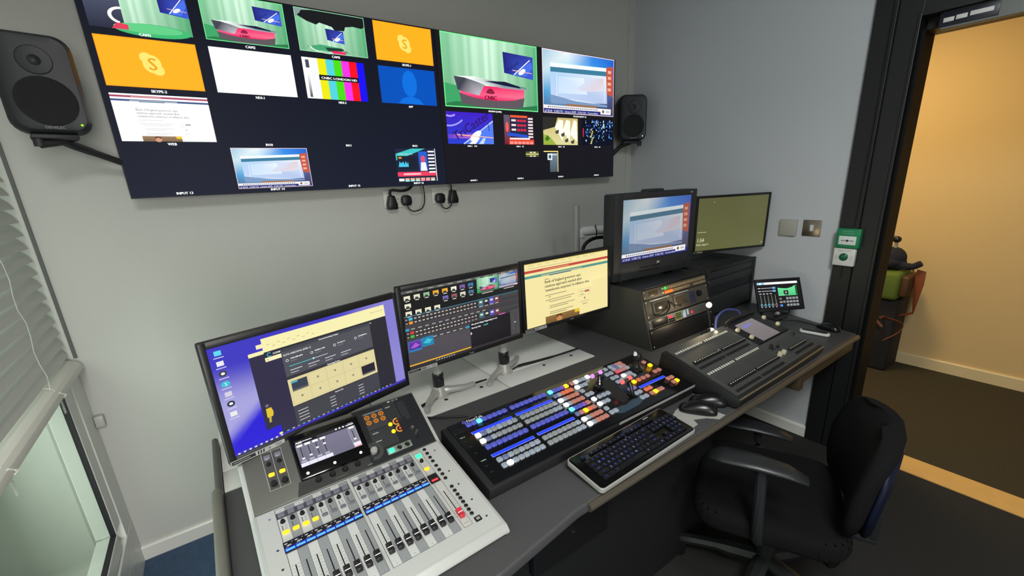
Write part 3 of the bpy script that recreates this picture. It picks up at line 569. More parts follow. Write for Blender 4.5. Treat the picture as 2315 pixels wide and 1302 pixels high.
def pc_left(c, w, h):
    c.rect(0, 0, w, h, S(40, 30, 205)); sx, sy = w / .48, h / .262
    def wc(u, v):
        sm = lambda a, b, t: max(0, min(1, (t - a) / (b - a))) ** 2 * (3 - 2 * max(0, min(1, (t - a) / (b - a))))
        q = mixc(S(168, 164, 222), S(58, 50, 192), sm(.45, .85, v + .12 * u)); q = mixc(q, S(138, 130, 210), sm(.55, .9, u) * .9)
        return mixc(q, S(36, 14, 214), (1 - sm(-.06, .10, v - .16 - u * 1.25)) * (1 - sm(.5, .75, u)))
    N_, M_ = 26, 16
    for i in range(N_):
        for j in range(M_): c.poly([(w * i / N_, h * j / M_), (w * (i + 1) / N_, h * j / M_), (w * (i + 1) / N_, h * (j + 1) / M_), (w * i / N_, h * (j + 1) / M_)], [wc(i / N_, j / M_), wc((i + 1) / N_, j / M_), wc((i + 1) / N_, (j + 1) / M_), wc(i / N_, (j + 1) / M_)])
    for k, q in enumerate((S(90, 220, 240), S(235, 235, 240), S(60, 60, 66), S(50, 190, 215), S(215, 210, 225), S(40, 44, 60), S(235, 235, 235))):
        y = h - .020 - k * .0245; c.rect(.012, y, .014, .011, q) if k not in (2, 5) else c.ell(.019, y + .006, .008, .007, q); c.rect(.009, y - .006, .020, .002, S(210, 210, 235))
        if k in (2, 5): c.ell(.019, y + .006, .004, .003, WH)
    c.ell(.019, h - .088, .009, .007, S(60, 195, 215)); c.text('S', .019, h - .092, .011, WH, 'c')
    dkp = S(42, 38, 66)
    c.rect(.075, .030, .115, h - .075, dkp); c.rect(.075, h - .047, .035, .009, S(248, 240, 180))
    c.ell(.088, .090, .004, .004, S(110, 110, 120)); c.poly([(.083, .060), (.096, .060), (.099, .070), (.096, .083), (.084, .083)], S(226, 196, 50)); c.poly([(.085, .046), (.090, .046), (.092, .060), (.086, .060)], S(190, 170, 60))
    # browser windows
    c.rect(.095, h - .032, .06, .010, S(245, 238, 185)); x0, x1 = .108, .445
    c.rect(x0, h - .044, x1 - x0, .034, S(248, 240, 178)); c.rect(x1 - .015, .006, .015, h - .05, S(42, 40, 52)); c.rect(.1, .006, x1 - .1, .005, S(248, 238, 170))
    for k in range(10): c.rect(x0 + .01 + k * .012, h - .028 - (k % 2) * .006, .007, .0015, S(200, 180, 130))
    for k in range(7): c.ell(x1 - .045 + k * .006, h - .024, .0012, .0012, S(150, 120, 90))
    c.rect(x0, .006, x1 - x0, h - .050, S(36, 34, 42)); c.rect(x0, .006, .046, h - .062, dkp)
    c.arc(.119, h - .052, .0035, .0018, 40, 320, S(60, 180, 220)); c.text('CONNECT 360 for MSR', .127, h - .0545, .0065, WH, bold=.0002)
    for k, s in enumerate(('Home', 'Live', 'Source', 'Channel', 'Stream', 'Record', 'Social')): c.text(s, .205 + k * .030, h - .0535, .0048, S(90, 170, 200) if k == 1 else S(215, 215, 220), bold=.0002)
    c.rect(x0, h - .068, .088, .010, S(250, 242, 190)); c.rect(x0 + .004, h - .065, .003, .003, S(190, 170, 120))
    X, Wd = .145, .245; g = S(78, 78, 86); g2 = S(62, 62, 70)
    c.rect(X, .142, Wd, .070, g); c.rect(X, .207, Wd, .008, g2); c.text('Current Incoming Output', X + Wd * .5, .2085, .0052, WH, 'c', bold=.0002)
    c.text('ELITE-A00E10V46 (MSR 1)', X + .004, .196, .0062, S(225, 225, 230), bold=.0002)
    for k, s in enumerate(('1920x1080 60Hz', '48.00kHz HDR', '192.168.1.71', '120.000000 Hz')): c.text(s, X + .018 + k * .062, .184, .0045, WH, bold=.0002); c.text('Resolution', X + .018 + k * .062, .178, .0038, S(160, 160, 165)); c.arc(X + .010 + k * .062, .183, .0025, .001, 0, 360, WH)
    c.rect(X + .012, .166, .10, .0014, S(200, 220, 220)); c.rect(X + .012, .166, .06, .0018, S(70, 190, 200)); c.ell(X + .073, .167, .0022, .0022, WH)
    for k in range(4): c.rect(X + .012 + k * .045, .155, .03, .0022, S(200, 200, 205)); c.rect(X + .012 + k * .045, .148, .02, .002, S(180, 180, 185))
    c.rect(X, .134, Wd, .008, S(48, 46, 54)); c.text('Streaming Preset', X + Wd * .5, .1356, .0052, WH, 'c', bold=.0002)
    c.rect(X, .062, Wd, .072, S(226, 214, 160))
    for i in range(5):
        for j in range(2):
            c.frame(X + .004 + i * .0475, .066 + j * .033, .0465, .032, .0006, S(200, 186, 130)); c.ell(X + .027 + i * .0475, .082 + j * .033, .003, .003, S(150, 138, 100))
    c.rect(X + .007, .103, .040, .024, S(52, 62, 76)); c.rect(X + .007, .100, .040, .005, S(90, 90, 96)); c.rect(X + .007, .122, .016, .004, S(70, 180, 200)); c.rect(X + .197, .072, .042, .024, S(30, 28, 40)); c.rect(X + .197, .069, .042, .004, S(100, 100, 100))
    c.rect(X, .008, Wd, .052, g2); c.text('Source List', X + Wd * .5, .0535, .0052, WH, 'c', bold=.0002)
    for i in range(3):
        for j in range(4): c.rect(X + .008 + i * .085, .044 - j * .0085, .026 if i == 0 else .016, .0022, S(190, 190, 195))
    for k in range(24): c.rect(x0 + .01 + k * .0132, .0065, .006, .0025, [S(80, 180, 220), S(220, 210, 160), S(160, 160, 150)][k % 3])
    c.rect(0, 0, w, .0065, S(60, 50, 175))
    for k in range(9): c.rect(.006 + k * .012, .0015, .005, .0035, S(225, 225, 240))
def pc_mid(c, w, h):
    c.rect(0, 0, w, h, S(66, 62, 66)); c.rect(0, h - .010, w, .010, S(86, 88, 84))
    for k in range(12): c.rect(.02 + k * .038, h - .007, .02, .003, S(160, 165, 150))
    c.rect(0, .185, .288, h - .195, S(14, 14, 12)); c.rect(.288, .185, w - .288, h - .195, S(20, 22, 20))
    cols = [S(235, 235, 215), S(120, 190, 140), S(245, 175, 40), S(245, 175, 40), S(245, 245, 235), S(130, 80, 190), S(50, 120, 190)]
    for r_ in range(3):
        for k in range(8):
            if r_ == 2 and k > 3: continue
            x, y = .008 + k * .035, h - .032 - r_ * .026
            if r_ == 1 and 0 < k < 4: continue
            q = S(236, 232, 205) if k == 0 or r_ == 2 else [S(230, 226, 200), S(150, 190, 150), S(240, 172, 50), S(240, 172, 50), S(240, 238, 220), S(130, 90, 170), S(60, 120, 180)][k - 1] if r_ == 0 else [S(120, 100, 180), S(150, 90, 100), S(225, 222, 200), S(70, 120, 160)][k - 4]
            c.rect(x, y, .022, .014, q); c.poly([(x + .003, y), (x + .018, y), (x + .014, y + .006), (x + .006, y + .007)], S(60, 70, 60)); c.rect(x + .004, y - .005, .014, .0025, S(230, 230, 225))
    studio(c, .290, h - .062, .095, .054, 2, S(90, 200, 110)); program(c, .388, h - .062, .092, .054, .35, S(180, 90, 90))
    c.rect(.31, h - .068, .05, .003, S(200, 200, 195)); c.rect(.41, h - .068, .05, .003, S(200, 200, 195))
    for y0, c1, c2 in ((.156, S(60, 190, 215), S(245, 150, 40)), (.108, S(225, 60, 50), S(70, 190, 60))):
        c.rect(0, y0 + .028, w, .0012, S(70, 170, 210))
        for j in range(2):
            y = y0 + .014 - j * .013; c.rect(0, y - .001, .288, .011, S(34, 32, 34)); c.rect(.016, y, .014, .009, c1 if j == 0 else c2); c.rect(.004, y + .002, .008, .004, S(160, 160, 160))
            for k in range(17): c.rect(.034 + k * .0148, y + .001, .0115, .007, S(92, 86, 84)); c.rect(.036 + k * .0148, y + .003, .0075, .0025, S(235, 228, 220))
        for k, q in enumerate((S(60, 110, 120), S(40, 40, 44), S(90, 80, 190), S(120, 60, 70))):
            c.rect(.292 + k * .024, y0 + .002, .021, .024, q); c.rect(.296 + k * .024, y0 + .014, .012, .007, S(220, 225, 215)); c.rect(.294 + k * .024, y0 - .001, .016, .0025, S(200, 200, 200))
        for k in range(4): c.rect(.398 + k * .02, y0 + .018, .017, .005, S(66, 74, 66)); c.rect(.398 + k * .02, y0 + .006, .017, .005, S(50, 56, 54))
    for y in (.136, .090): c.rect(0, y - .001, w, .010, S(60, 60, 62)); [c.rect(.02 + k * .026, y + .002, .014, .003, S(190, 188, 184)) for k in range(12)]
    c.rect(0, .135, .014, .009, S(50, 150, 190)); c.rect(.230, .089, .016, .008, S(50, 150, 190)); c.rect(0, .010, .246, .078, S(76, 72, 78))
    c.rect(.248, .004, .186, .108, S(20, 18, 22)); c.rect(.248, .105, .186, .008, S(60, 56, 60)); c.rect(.38, .106, .03, .004, S(215, 90, 190))
    c.text('the great things happening in our', .254, .095, .0088, WH, bold=.0003); c.text('literary this', .254, .081, .0088, WH, bold=.0003); c.text('world', .306, .081, .0088, S(80, 210, 210), bold=.0003)
    c.poly([(.249, .058), (.249, .070), (.255, .064)], WH); c.rect(.434, .004, .046, .108, S(74, 72, 72)); c.rect(.456, .02, .0012, .075, S(24, 24, 24)); c.rect(.452, .058, .009, .003, S(220, 220, 220))
    for k in range(12): c.rect(.448, .03 + k * .005, .004, .0008, S(140, 140, 140))
    c.rect(.004, .060, .048, .038, S(40, 120, 190)); c.rect(.007, .068, .042, .028, S(70, 30, 130), S(110, 50, 170)); c.poly([(.01, .074), (.03, .09), (.046, .078), (.03, .072)], S(170, 90, 210)); c.rect(.054, .066, .044, .034, S(30, 130, 175)); c.poly([(.058, .08), (.075, .094), (.094, .085), (.08, .074)], S(60, 190, 210))
    c.rect(0, .010, .246, .0045, S(240, 180, 40)); c.rect(0, 0, w, .009, S(50, 46, 48))
    for k in range(8): c.rect(.10 + k * .01, .003, .005, .003, S(200, 200, 200))
def web_r(c, w, h): webpage(c, 0, 0, w, h, 1)
G3 = 'three desktop monitors on poles'
mo1 = monitor('desktop_monitor', 'left desktop monitor with blue desktop wallpaper, angled behind the silver mixer', FM(-.058, 1.091, .902, 15.1, 87.1), .5035, .300, (.0135, .020, .4925, .2835), pc_left, G3)
stickers(mo1, .0, .120)
mo2 = monitor('desktop_monitor', 'middle desktop monitor showing dark vision mixing software with small thumbnails', FM(.452, 1.310, .894, 3.2, 90), .508, .304, (.0155, .0155, .4955, .2865), pc_mid, G3); stickers(mo2, .006, .11)
mo3 = monitor('desktop_monitor', 'right desktop monitor showing a cream news web page with red and teal bars', FM(.9625, 1.332, .909, .3, 88.6), .503, .294, (.016, .0155, .488, .280), web_r, G3); stickers(mo3, .006, .11)
for mo, t_ in ((mo2, 'maker mark'), (mo3, 'maker mark')):
    c = Canvas(); c.rect(-.010, 0, .004, .005, S(110, 112, 114)); c.rect(-.004, 0, .014, .004, S(110, 112, 114)); link('badge', c.mesh('badge', PAINT), mo, TR(.26, .005, .0014))
def stand(label, x, y, dirs, arm):
    t = thing('monitor_pole_stand', label, 'monitor stand', TR(x, y, .7385), 'silver monitor poles on the white flaps')
    link('post', MB().cyl((0, 0, .02), (0, 0, .30), .0165, n=20).cyl((0, 0, .30), (0, 0, .34), .021, n=20).mesh('post', alu), t)
    link('collar', MB().lathe([(.019, .035), (.021, .04), (.021, .088), (.018, .092)]).box(-.012, .012, -.026, -.018, .05, .075, .002).mesh('collar', blk), t)
    m = MB(); m.lathe([(.036, 0), (.034, .012), (.024, .026), (.020, .045)])
    for a in dirs:
        ca, sa = math.cos(R(a)), math.sin(R(a)); m.tube([(.0, 0, .018), (.05 * ca, .05 * sa, .016), (.10 * ca - .01 * sa, .10 * sa + .01 * ca, .011), (.14 * ca - .03 * sa, .14 * sa + .03 * ca, .009)], [.016, .013, .011, .008], 10)
    link('foot', m.mesh('foot', alu), t)
    m = MB()
    for a in arm: m.tube([(0, 0, .30)] + [(p[0] - x, p[1] - y, p[2] - .7385) for p in a], .011, 10, smooth=1)
    link('arm', m.mesh('arm', alu), t); return t
stand('silver monitor pole between the left and middle desktop monitors, feet on white flap', .598, 1.392, (-20, 215), [[(.40, 1.345, 1.04), (.23, 1.235, 1.045)], [(.66, 1.385, 1.04)]])
stand('silver monitor pole under the right end of the middle desktop monitor', .900, 1.400, (20, 200), [[(.80, 1.388, 1.04)], [(1.10, 1.39, 1.04)]])
for lb, pts in (('black cable from the left monitor pole across the white flap', [(.40, 1.30, .743), (.50, 1.345, .743), (.56, 1.365, .744), (.64, 1.383, .744), (.80, 1.380, .743)]), ('black cable running right from the middle monitor pole over the white flap', [(.93, 1.385, .745), (.97, 1.392, .748), (1.05, 1.385, .746), (1.16, 1.378, .744), (1.30, 1.377, .743)])):
    tag(link('power_cable', MB().tube(pts, [.0035, .006, .0055, .004, .003], 8).mesh('power_cable', cable_m)), lb, 'cable')
tag(link('loose_cable', MB().tube([(.39, 1.275, .7435), (.45, 1.30, .745), (.50, 1.25, .7435), (.60, 1.18, .744)], .0035, 8).mesh('loose_cable', cable_m)), 'black cable hanging over the flap edge behind the mixer', 'cable')

# reference monitor on the rack, second screen and its arm
def prog_b(c, w, h): c.rect(0, 0, w, h, S(14, 14, 18)); program(c, 0, .004, w, h - .006, .38, None)
big = monitor('broadcast_monitor', 'thick black broadcast monitor standing on the left equipment rack', FM(1.487, 1.341, 1.029, -3.3, 90.6), .570, .398, (.052, .082, .530, .372), prog_b, None, .075, blk2, True, .01, PIC)
m = MB()
for j in range(2):
    for k in range(9): m.box(.175 + k * .0165, .186 + k * .0165, .026 + j * .016, .033 + j * .016, 0, .003, .001)
link('button_row', m.mesh('button_row', blk), big)
c = Canvas(); c.text('JVC', .305, .056, .013, S(225, 225, 230), 'c', bold=.0005); c.rect(.515, .380, .022, .008, S(120, 120, 125)); link('badge', c.mesh('badge', PAINT), big, TR(0, 0, .0016))
link('carry_handle', MB().prism([(.22, .396), (.35, .396), (.34, .410), (.23, .410)], -.06, -.02, bev=.003).mesh('carry_handle', blk2), big)
for x in (.06, .44): link('foot', MB().box(x, x + .07, -.019, .002, -.09, -.01, .003).mesh('foot', blk), big)
def lock(c, w, h):
    c.rect(0, 0, w, h, S(98, 100, 60), S(90, 92, 56)); k = S(235, 235, 190)
    c.text('1:54', .008, .046, .030, k, sx=.9); c.text('Friday, August 4', .006, .028, .0145, k, sx=.82); c.rect(.010, .098, .055, .0016, k); c.ell(.10, h - .022, .002, .002, WH); c.ell(w - .012, .016, .003, .0025, k)
m5 = monitor('desktop_monitor', 'monitor with plain olive lock screen showing the time, near the right wall', FM(2.113, 1.339, 1.082, -18.8, 91), .485, .302, (.012, .013, .471, .290), lock, None, .022, blk, True)
c = Canvas(); c.rect(0, 0, .06, .010, S(120, 118, 100)); c.rect(.002, .002, .024, .006, S(30, 30, 30)); link('sticker', c.mesh('sticker', PAINT), m5, TR(.0, .0, .0014))
t = thing('pole_mount', 'silver pole with white swing arm behind the broadcast monitor', 'monitor mount', TR(1.682, 1.79, .7405))
link('post', MB().cyl((0, 0, 0), (0, 0, .617), .0175, n=20).cyl((0, 0, 0), (0, 0, .012), .05, n=24).mesh('post', alu), t)
wp = mat('arm_white', S(205, 208, 205), .35)
m = MB(); m.box(.015, .045, -.02, .02, .435, .490, .004); m.tube([(.03, 0, .472), (.14, -.03, .472), (.26, -.09, .465)], .026, 12, smooth=1); m.box(.02, .05, -.012, .012, .37, .44, .003); link('arm', m.mesh('arm', wp), t)
m = MB(); m.tube([(.26, -.09, .465), (.42, -.22, .465), (.60, -.385, .47)], .022, 10, smooth=1); link('forearm', m.mesh('forearm', wp), t)
m = MB(); m.tube([(.02, -.02, .33), (.04, -.025, .40), (.12, -.035, .430), (.24, -.07, .42), (.3, -.1, .40)], .010, 8); m.tube([(.10, -.045, .505), (.105, -.05, .475), (.11, -.045, .44)], .003, 6); link('cable', m.mesh('cable', cable_m), t)

# ================================================================== EQUIPMENT RACKS
def rack(label, M, w, d, back, cells=None):
    """rack case: front face in the frame of M, sides running back"""
    t = thing('equipment_rack', label, 'equipment rack', M, 'black equipment racks on the desk')
    return t
y0, z0, yt, zt = 1.137, .7395, 1.216, 1.009
t = thing('equipment_rack', 'black sloping rack case carrying the broadcast monitor, lit units in its front', 'equipment rack', TR(1.7775, 1.45, .7402))
prof = [(y0 - 1.45 + .012, 0), (yt - 1.45 + .012, zt - z0 - .002), (1.70 - 1.45, zt - z0 - .002), (1.70 - 1.45, 0)]
side = [(y0 - 1.45 - .004, 0), (yt - 1.45 - .004, zt - z0), (1.70 - 1.45, zt - z0), (1.70 - 1.45, 0)]
rackm = mat('rack_case_paint', S(46, 45, 42), .55, bump=.15, bscale=500)
m = MB(); m.prism(side, -.2575, -.245, 'x', bev=.002); lab(link('side_cheek', m.mesh('side_cheek', rackm), t), 'grey side cheek')
m = MB(); m.prism(side, .245, .2575, 'x', bev=.002); link('side_cheek', m.mesh('side_cheek', mblk), t)
link('case', MB().prism(prof, -.245, .245, 'x').box(-.2575, .2575, yt - 1.45 - .004, .25, zt - z0 - .004, zt - z0 + .002, .002).mesh('case', mblk), t)
RF = FM(1.520, 1.135, .738, -.3, 73.4)
brass = mat('warm_grey_panel', S(80, 73, 60), .5)
rk1 = mat('bay_grey_panel', S(78, 73, 64), .5)
def runit(name, label, v0, v1, panel_m):
    u = thing(name, label, 'rack unit', RF @ TR(.0, v0, 0), 'rack units in the left rack')
    link('front_panel', MB().box(.016, .499, .001, v1 - v0 - .001, -.012, .004, .0015).mesh('front_panel', panel_m), u)
    for x in (.022, .493):
        for y in (.010, v1 - v0 - .010): link('screw', MB().cyl((x, y, .003), (x, y, .006), .0035, n=10).mesh('screw', alu), u)
    return u
u = runit('router_panel', 'rack unit with two rows of small buttons, one green and four orange lit', .232, .277, brass)
m = MB(); bm_g, bm_o, bm_d = glow('key_green', S(40, 230, 60), 1.1), glow('key_orange', S(250, 96, 30), 1.3), mat('key_dim_amber', S(140, 122, 92), .4)
bt = MB().box(-.0058, .0058, -.0065, .0065, 0, .005, .0015).mesh('key', bm_d); btg = bt.copy(); btg.materials[0] = bm_g; bto = bt.copy(); bto.materials[0] = bm_o
for r_, (vy, n) in enumerate(((.031, 22), (.012, 22))):
    for k in range(n):
        if r_ == 1 and k in (13, 14): continue
        link('key', btg if (r_ == 0 and k == 0) else bto if (r_ == 1 and k < 4) else bt, u, TR(.172 + k * .0150, vy, .004))
link('display', MB().box(.055, .115, .012, .034, .003, .0055, .001).mesh('display', mat('dim_display', S(72, 62, 44), .3)), u)
c = Canvas(); c.rect(.148, .028, .013, .006, S(200, 200, 190)); c.rect(.148, .009, .013, .006, S(200, 200, 190)); c.line(.03, .0, .48, .0, .002, S(30, 26, 20)); link('print', c.mesh('print', PAINT), u, TR(0, 0, .0044))
u = runit('intercom_unit', 'taller rack unit with two smoked windows, a blue keypad and a round knob', .144, .230, rk1)
for x, w_ in ((.060, .115), (.215, .115)):
    link('window', MB().box(x, x + w_, .014, .072, .003, .010, .002).box(x + .012, x + w_ - .012, .022, .064, .009, .012, .002, mi=1).mesh('window', [rk1, mat('smoked_window', S(66, 60, 50), .15)]), u)
kb_ = MB().box(-.0042, .0042, -.0042, .0042, 0, .004, .001).mesh('key', mat('keypad_blue', S(52, 58, 92), .4))
for i in range(4):
    for j in range(5): link('key', kb_, u, TR(.352 + i * .0105, .018 + j * .0115, .004))
link('knob', MB().cyl((.418, .05, .003), (.418, .05, .018), .015, .013, n=24).mesh('knob', blk), u)
link('handle_strip', MB().box(.05, .19, .076, .082, .004, .008, .001).box(.23, .34, .076, .082, .004, .008, .001).mesh('handle_strip', alu), u)
link('cable', MB().tube([(.055, .018, .012), (.08, .006, .024), (.12, .010, .028), (.16, .030, .022), (.172, .060, .012)], .0035).tube([(.19, .05, .010), (.21, .03, .018), (.25, .020, .016), (.255, .03, .010)], .0025).mesh('cable', cable_m), u)
u = runit('audio_monitor_unit', 'grey rack unit with speaker grille, small lit meters and two red lights', .094, .140, mat('unit_grey', S(88, 86, 82), .5))
link('speaker_grille', MB().box(.040, .150, .006, .040, .003, .0065, .003).mesh('speaker_grille', blk), u)
for x, y in ((.165, .033), (.180, .030), (.340, .020)): link('red_light', MB().cyl((x, y, .003), (x, y, .007), .0058, n=12).mesh('red_light', glow('red_light', S(240, 30, 50), 1.4)), u)
for x in (.164, .18, .196):
    for y in (.010, .020): link('knob', MB().cyl((x, y, .003), (x, y, .010), .0042, n=12).mesh('knob', blk), u)
c = Canvas(); c.rect(.207, .006, .052, .036, S(150, 160, 90)); c.rect(.210, .009, .046, .030, S(30, 34, 20))
for i in range(3):
    for j in range(3): c.rect(.213 + i * .014, .012 + j * .009, .010, .005, S(110, 118, 66))
c.rect(.268, .006, .024, .034, S(170, 185, 200)); c.rect(.270, .030, .012, .008, S(70, 200, 90)); c.rect(.302, .014, .013, .026, S(170, 185, 200)); link('meter_display', c.mesh('meter_display', PIC), u, TR(0, 0, .0045))
u = runit('blank_rack_panel', 'plain black blank panel low in the left rack', .006, .092, blk)

t = thing('equipment_rack', 'black upright rack case against the right wall, vents on its top', 'equipment rack', TR(2.31, 1.4, .7395) @ RZ(1.5))
link('case', MB().box(-.262, .262, -.170, .30, .004, .277, .003).mesh('case', mblk), t)
m = MB(); m.box(-.262, -.238, -.184, -.168, .002, .279, .002); m.box(.238, .262, -.184, -.168, .002, .279, .002); m.box(-.238, .238, -.182, -.168, .262, .279, .002); link('rail', m.mesh('rail', mblk), t)
for z0_, z1_ in ((.222, .260), (.178, .219), (.02, .128)): link('blank_panel', MB().box(-.236, .236, -.180, -.170, z0_, z1_, .0015).mesh('blank_panel', blk2), t)
link('recess', MB().box(-.236, .236, -.175, -.169, .130, .176).mesh('recess', gasket_m), t)
m = MB()
for k in range(14): m.box(-.15 + k * .022, -.134 + k * .022, -.06, .02, .2765, .2785, .001)
m.box(-.17, .17, -.075, -.071, .2765, .279); m.box(-.17, .17, .031, .035, .2765, .279)
link('vent', m.mesh('vent', gasket_m), t)
sc = MB().cyl((0, 0, 0), (0, -.004, 0), .0045, n=10).mesh('screw', chrome)
for x, z in ((-.25, .215), (-.25, .17), (-.25, .145), (-.25, .128), (-.25, .112), (.25, .262), (.25, .205)): link('screw', sc, t, TR(x, -.184, z))

# gooseneck lamps by the racks
lampm = glow('lamp_lit', S(255, 238, 190), 14)
def goose(label, base, path, head, power):
    t = thing('gooseneck_lamp', label, 'lamp', TR(*base), 'little lit gooseneck lamps')
    P = [tuple(p[i] - base[i] for i in range(3)) for p in path]; h = tuple(head[i] - base[i] for i in range(3))
    link('neck', MB().tube(P, .0042, 8).mesh('neck', blk2), t)
    link('socket', MB().cyl((0, 0, 0), (0, 0, .018), .010).mesh('socket', blk), t)
    link('lamp_shade', MB().cyl(P[-1], h, .009, .0125).mesh('lamp_shade', blk), t)
    d = (Vector(h) - Vector(P[-1])).normalized(); e = Vector(h) + d * .002
    link('bulb', MB().ball(e, .0125).mesh('bulb', lampm), t)
    l = bpy.data.lights.new('lamp_bulb_light', 'POINT'); l.energy = power; l.color = (1, .80, .52); l.shadow_soft_size = .010
    o = bpy.data.objects.new('lamp_bulb_light', l); COL.objects.link(o); o.parent = t; o.matrix_local = Matrix.Translation(e + d * .020) @ d.to_track_quat('-Z', 'Y').to_matrix().to_4x4()
goose('little gooseneck lamp with glowing head in front of the rack joint', (1.87, 1.06, .7405), [(1.87, 1.06, .755), (1.862, 1.07, .84), (1.832, 1.07, .908), (1.808, 1.055, .927)], (1.792, 1.037, .925), 1.3)
goose('short lamp tip glowing at the rear edge of the lighting console', (1.632, .962, .7405), [(1.632, .962, .755), (1.632, .962, .81), (1.632, .965, .845), (1.638, .950, .860)], (1.648, .935, .861), .3)

# ================================================================== SILVER AUDIO MIXER
a_ = R(1.1); MX = Matrix.Translation((.172 - .207 * math.cos(a_), .716 - .207 * math.sin(a_), .7395)) @ Matrix.Rotation(a_, 4, 'Z')
mx = thing('audio_mixer', 'silver and dark grey audio mixer with blue label strips at the left end of desk', 'audio mixer', MX)
FP = TR(.207, 0, .0355) @ RX(9.7)                       # fader plane: origin at the second bank's lower left corner
q_ = FP @ Vector((0, .283, 0)); UPn = TR(.448, q_.y, q_.z) @ RX(33)     # upper panel: origin at its lower right corner
f0 = FP @ Vector((0, -.038, 0)); f1 = FP @ Vector((0, .283, 0)); f2 = UPn @ Vector((0, .172, 0))
lo = [(f0.y - .012, .008), (f0.y - .014, f0.z - .014), (f0.y, f0.z), (f1.y, f1.z), (f1.y + .02, .006), (f0.y, .004)]
m = MB(); m.prism(lo, 0, .452, 'x', bev=.004); link('lower_body', m.mesh('lower_body', silv), mx)
up_m = mat('mixer_dark_grey', S(84, 84, 80), .45)
hi = [(f1.y + .0005, f1.z - .001), (f2.y, f2.z), (f2.y + .03, f2.z - .02), (f2.y + .03, .03), (f2.y, .006), (f1.y + .0005, .006)]
m = MB(); m.prism(hi, .004, .448, 'x', bev=.005); link('upper_body', m.mesh('upper_body', up_m), mx)
for x0, x1 in ((-.006, .007), (.445, .458)):
    m = MB(); m.prism([(f0.y - .010, .004), (f0.y - .012, f0.z - .018), (f0.y, f0.z - .006), (f1.y, f1.z - .008), (f2.y, f2.z - .012), (f2.y + .028, .04), (f2.y + .0, .004)], x0, x1, 'x', bev=.003); link('side_trim', m.mesh('side_trim', silv), mx)
gs = [S(196, 198, 197), S(142, 146, 149)]
bx = [-.1655 + .0197 * k for k in range(8)], [-.0005 + .0195 * k for k in range(8)]
c = Canvas(); lg = S(186, 188, 186)
c.rect(-.200, -.034, .440, .314, lg)
for b, (xs, pw) in enumerate(((bx[0], .0197), (bx[1], .0195))):
    for k, x in enumerate(xs):
        c.rect(x, .0, pw, .276, gs[k % 2]); c.rect(x + .0004, .2465, pw - .0008, .018, S(70, 68, 76))
        cx_ = x + pw * .52; c.rect(cx_ - .0011, .034, .0022, .083, S(20, 18, 20))
        for j in range(11): c.rect(cx_ - .0065, .036 + j * .008, .0040, .0007, S(120, 118, 116)); c.rect(cx_ + .003, .036 + j * .008, .0050, .0007, S(120, 118, 116))
        for j in range(3): c.rect(cx_ - .005, .2135 + j * .0045, .0022, .0028, S(40, 40, 42)); c.rect(cx_ + .0005, .2145 + j * .0045, .005, .0012, S(130, 130, 128))
        c.ell(cx_, .0065, .0008, .0008, S(80, 80, 80)); c.rect(x - .0003, 0, .0007, .276, S(90, 90, 90)); c.rect(cx_ - .001, .268, .002, .001, S(110, 110, 110))
    c.frame(xs[0], 0, pw * 8, .276, .0008, S(80, 80, 82))
c.rect(.1625, 0, .0215, .277, S(190, 190, 186)); c.frame(.1625, 0, .0215, .277, .0008, S(60, 60, 62)); c.rect(.1712, .034, .0022, .083, S(20, 18, 20)); c.rect(.168, .010, .012, .0012, S(130, 130, 130)); c.rect(.168, .268, .011, .0014, S(120, 120, 120))
for j in range(11): c.rect(.164, .036 + j * .008, .005, .0006, S(120, 118, 116)); c.rect(.1755, .036 + j * .008, .006, .0006, S(120, 118, 116))
link('fader_panel', c.mesh('fader_panel', PAINT), mx, FP @ TR(0, 0, .0003))
# label displays
for nm, x, w_, n, pw in (('label_display', -.167, .1585, 8, .0197), ('label_display', -.003, .157, 8, .0195), ('label_display', .158, .0245, 1, .0245)):
    g_ = MB().box(x, x + w_, .150, .178, .0002, .004, .001).mesh('label_housing', blk); o = link('label_display', g_, mx, FP)
    c = Canvas(); c.rect(x + .001, .151, w_ - .002, .026, S(14, 12, 18))
    if n == 8: c.rect(x + .001, .151, w_ - .002, .010, S(10, 30, 190))
    for k in range(n):
        xx = x + .001 + k * pw
        if n == 1: c.rect(x + .004, .153, .016, .007, S(250, 60, 60)); c.rect(x + .003, .152, .018, .009, S(150, 10, 20)); c.rect(x + .004, .154, .016, .005, S(255, 90, 90)); break
        c.rect(xx + .0014, .1528, pw - .0026, .0052, S(110, 205, 255)); i = k + 1 + (8 if x > -.1 else 0)
        c.text('CH %d' % i, xx + .0015, .1598, .0034, S(130, 170, 245), bold=.0001)
        c.text('Ch' if i > 5 else 'MIC', xx + .0015, .1705, .0034, WH, bold=.0002)
        c.text('HD%d' % (i if i < 5 else i), xx + .0045, .1640, .0048, WH, bold=.0002); c.ell(xx + pw * .8, .1725, .0008, .0008, WH)
    link('label_picture', c.mesh('label_picture', PIC), o, TR(0, 0, .0042))
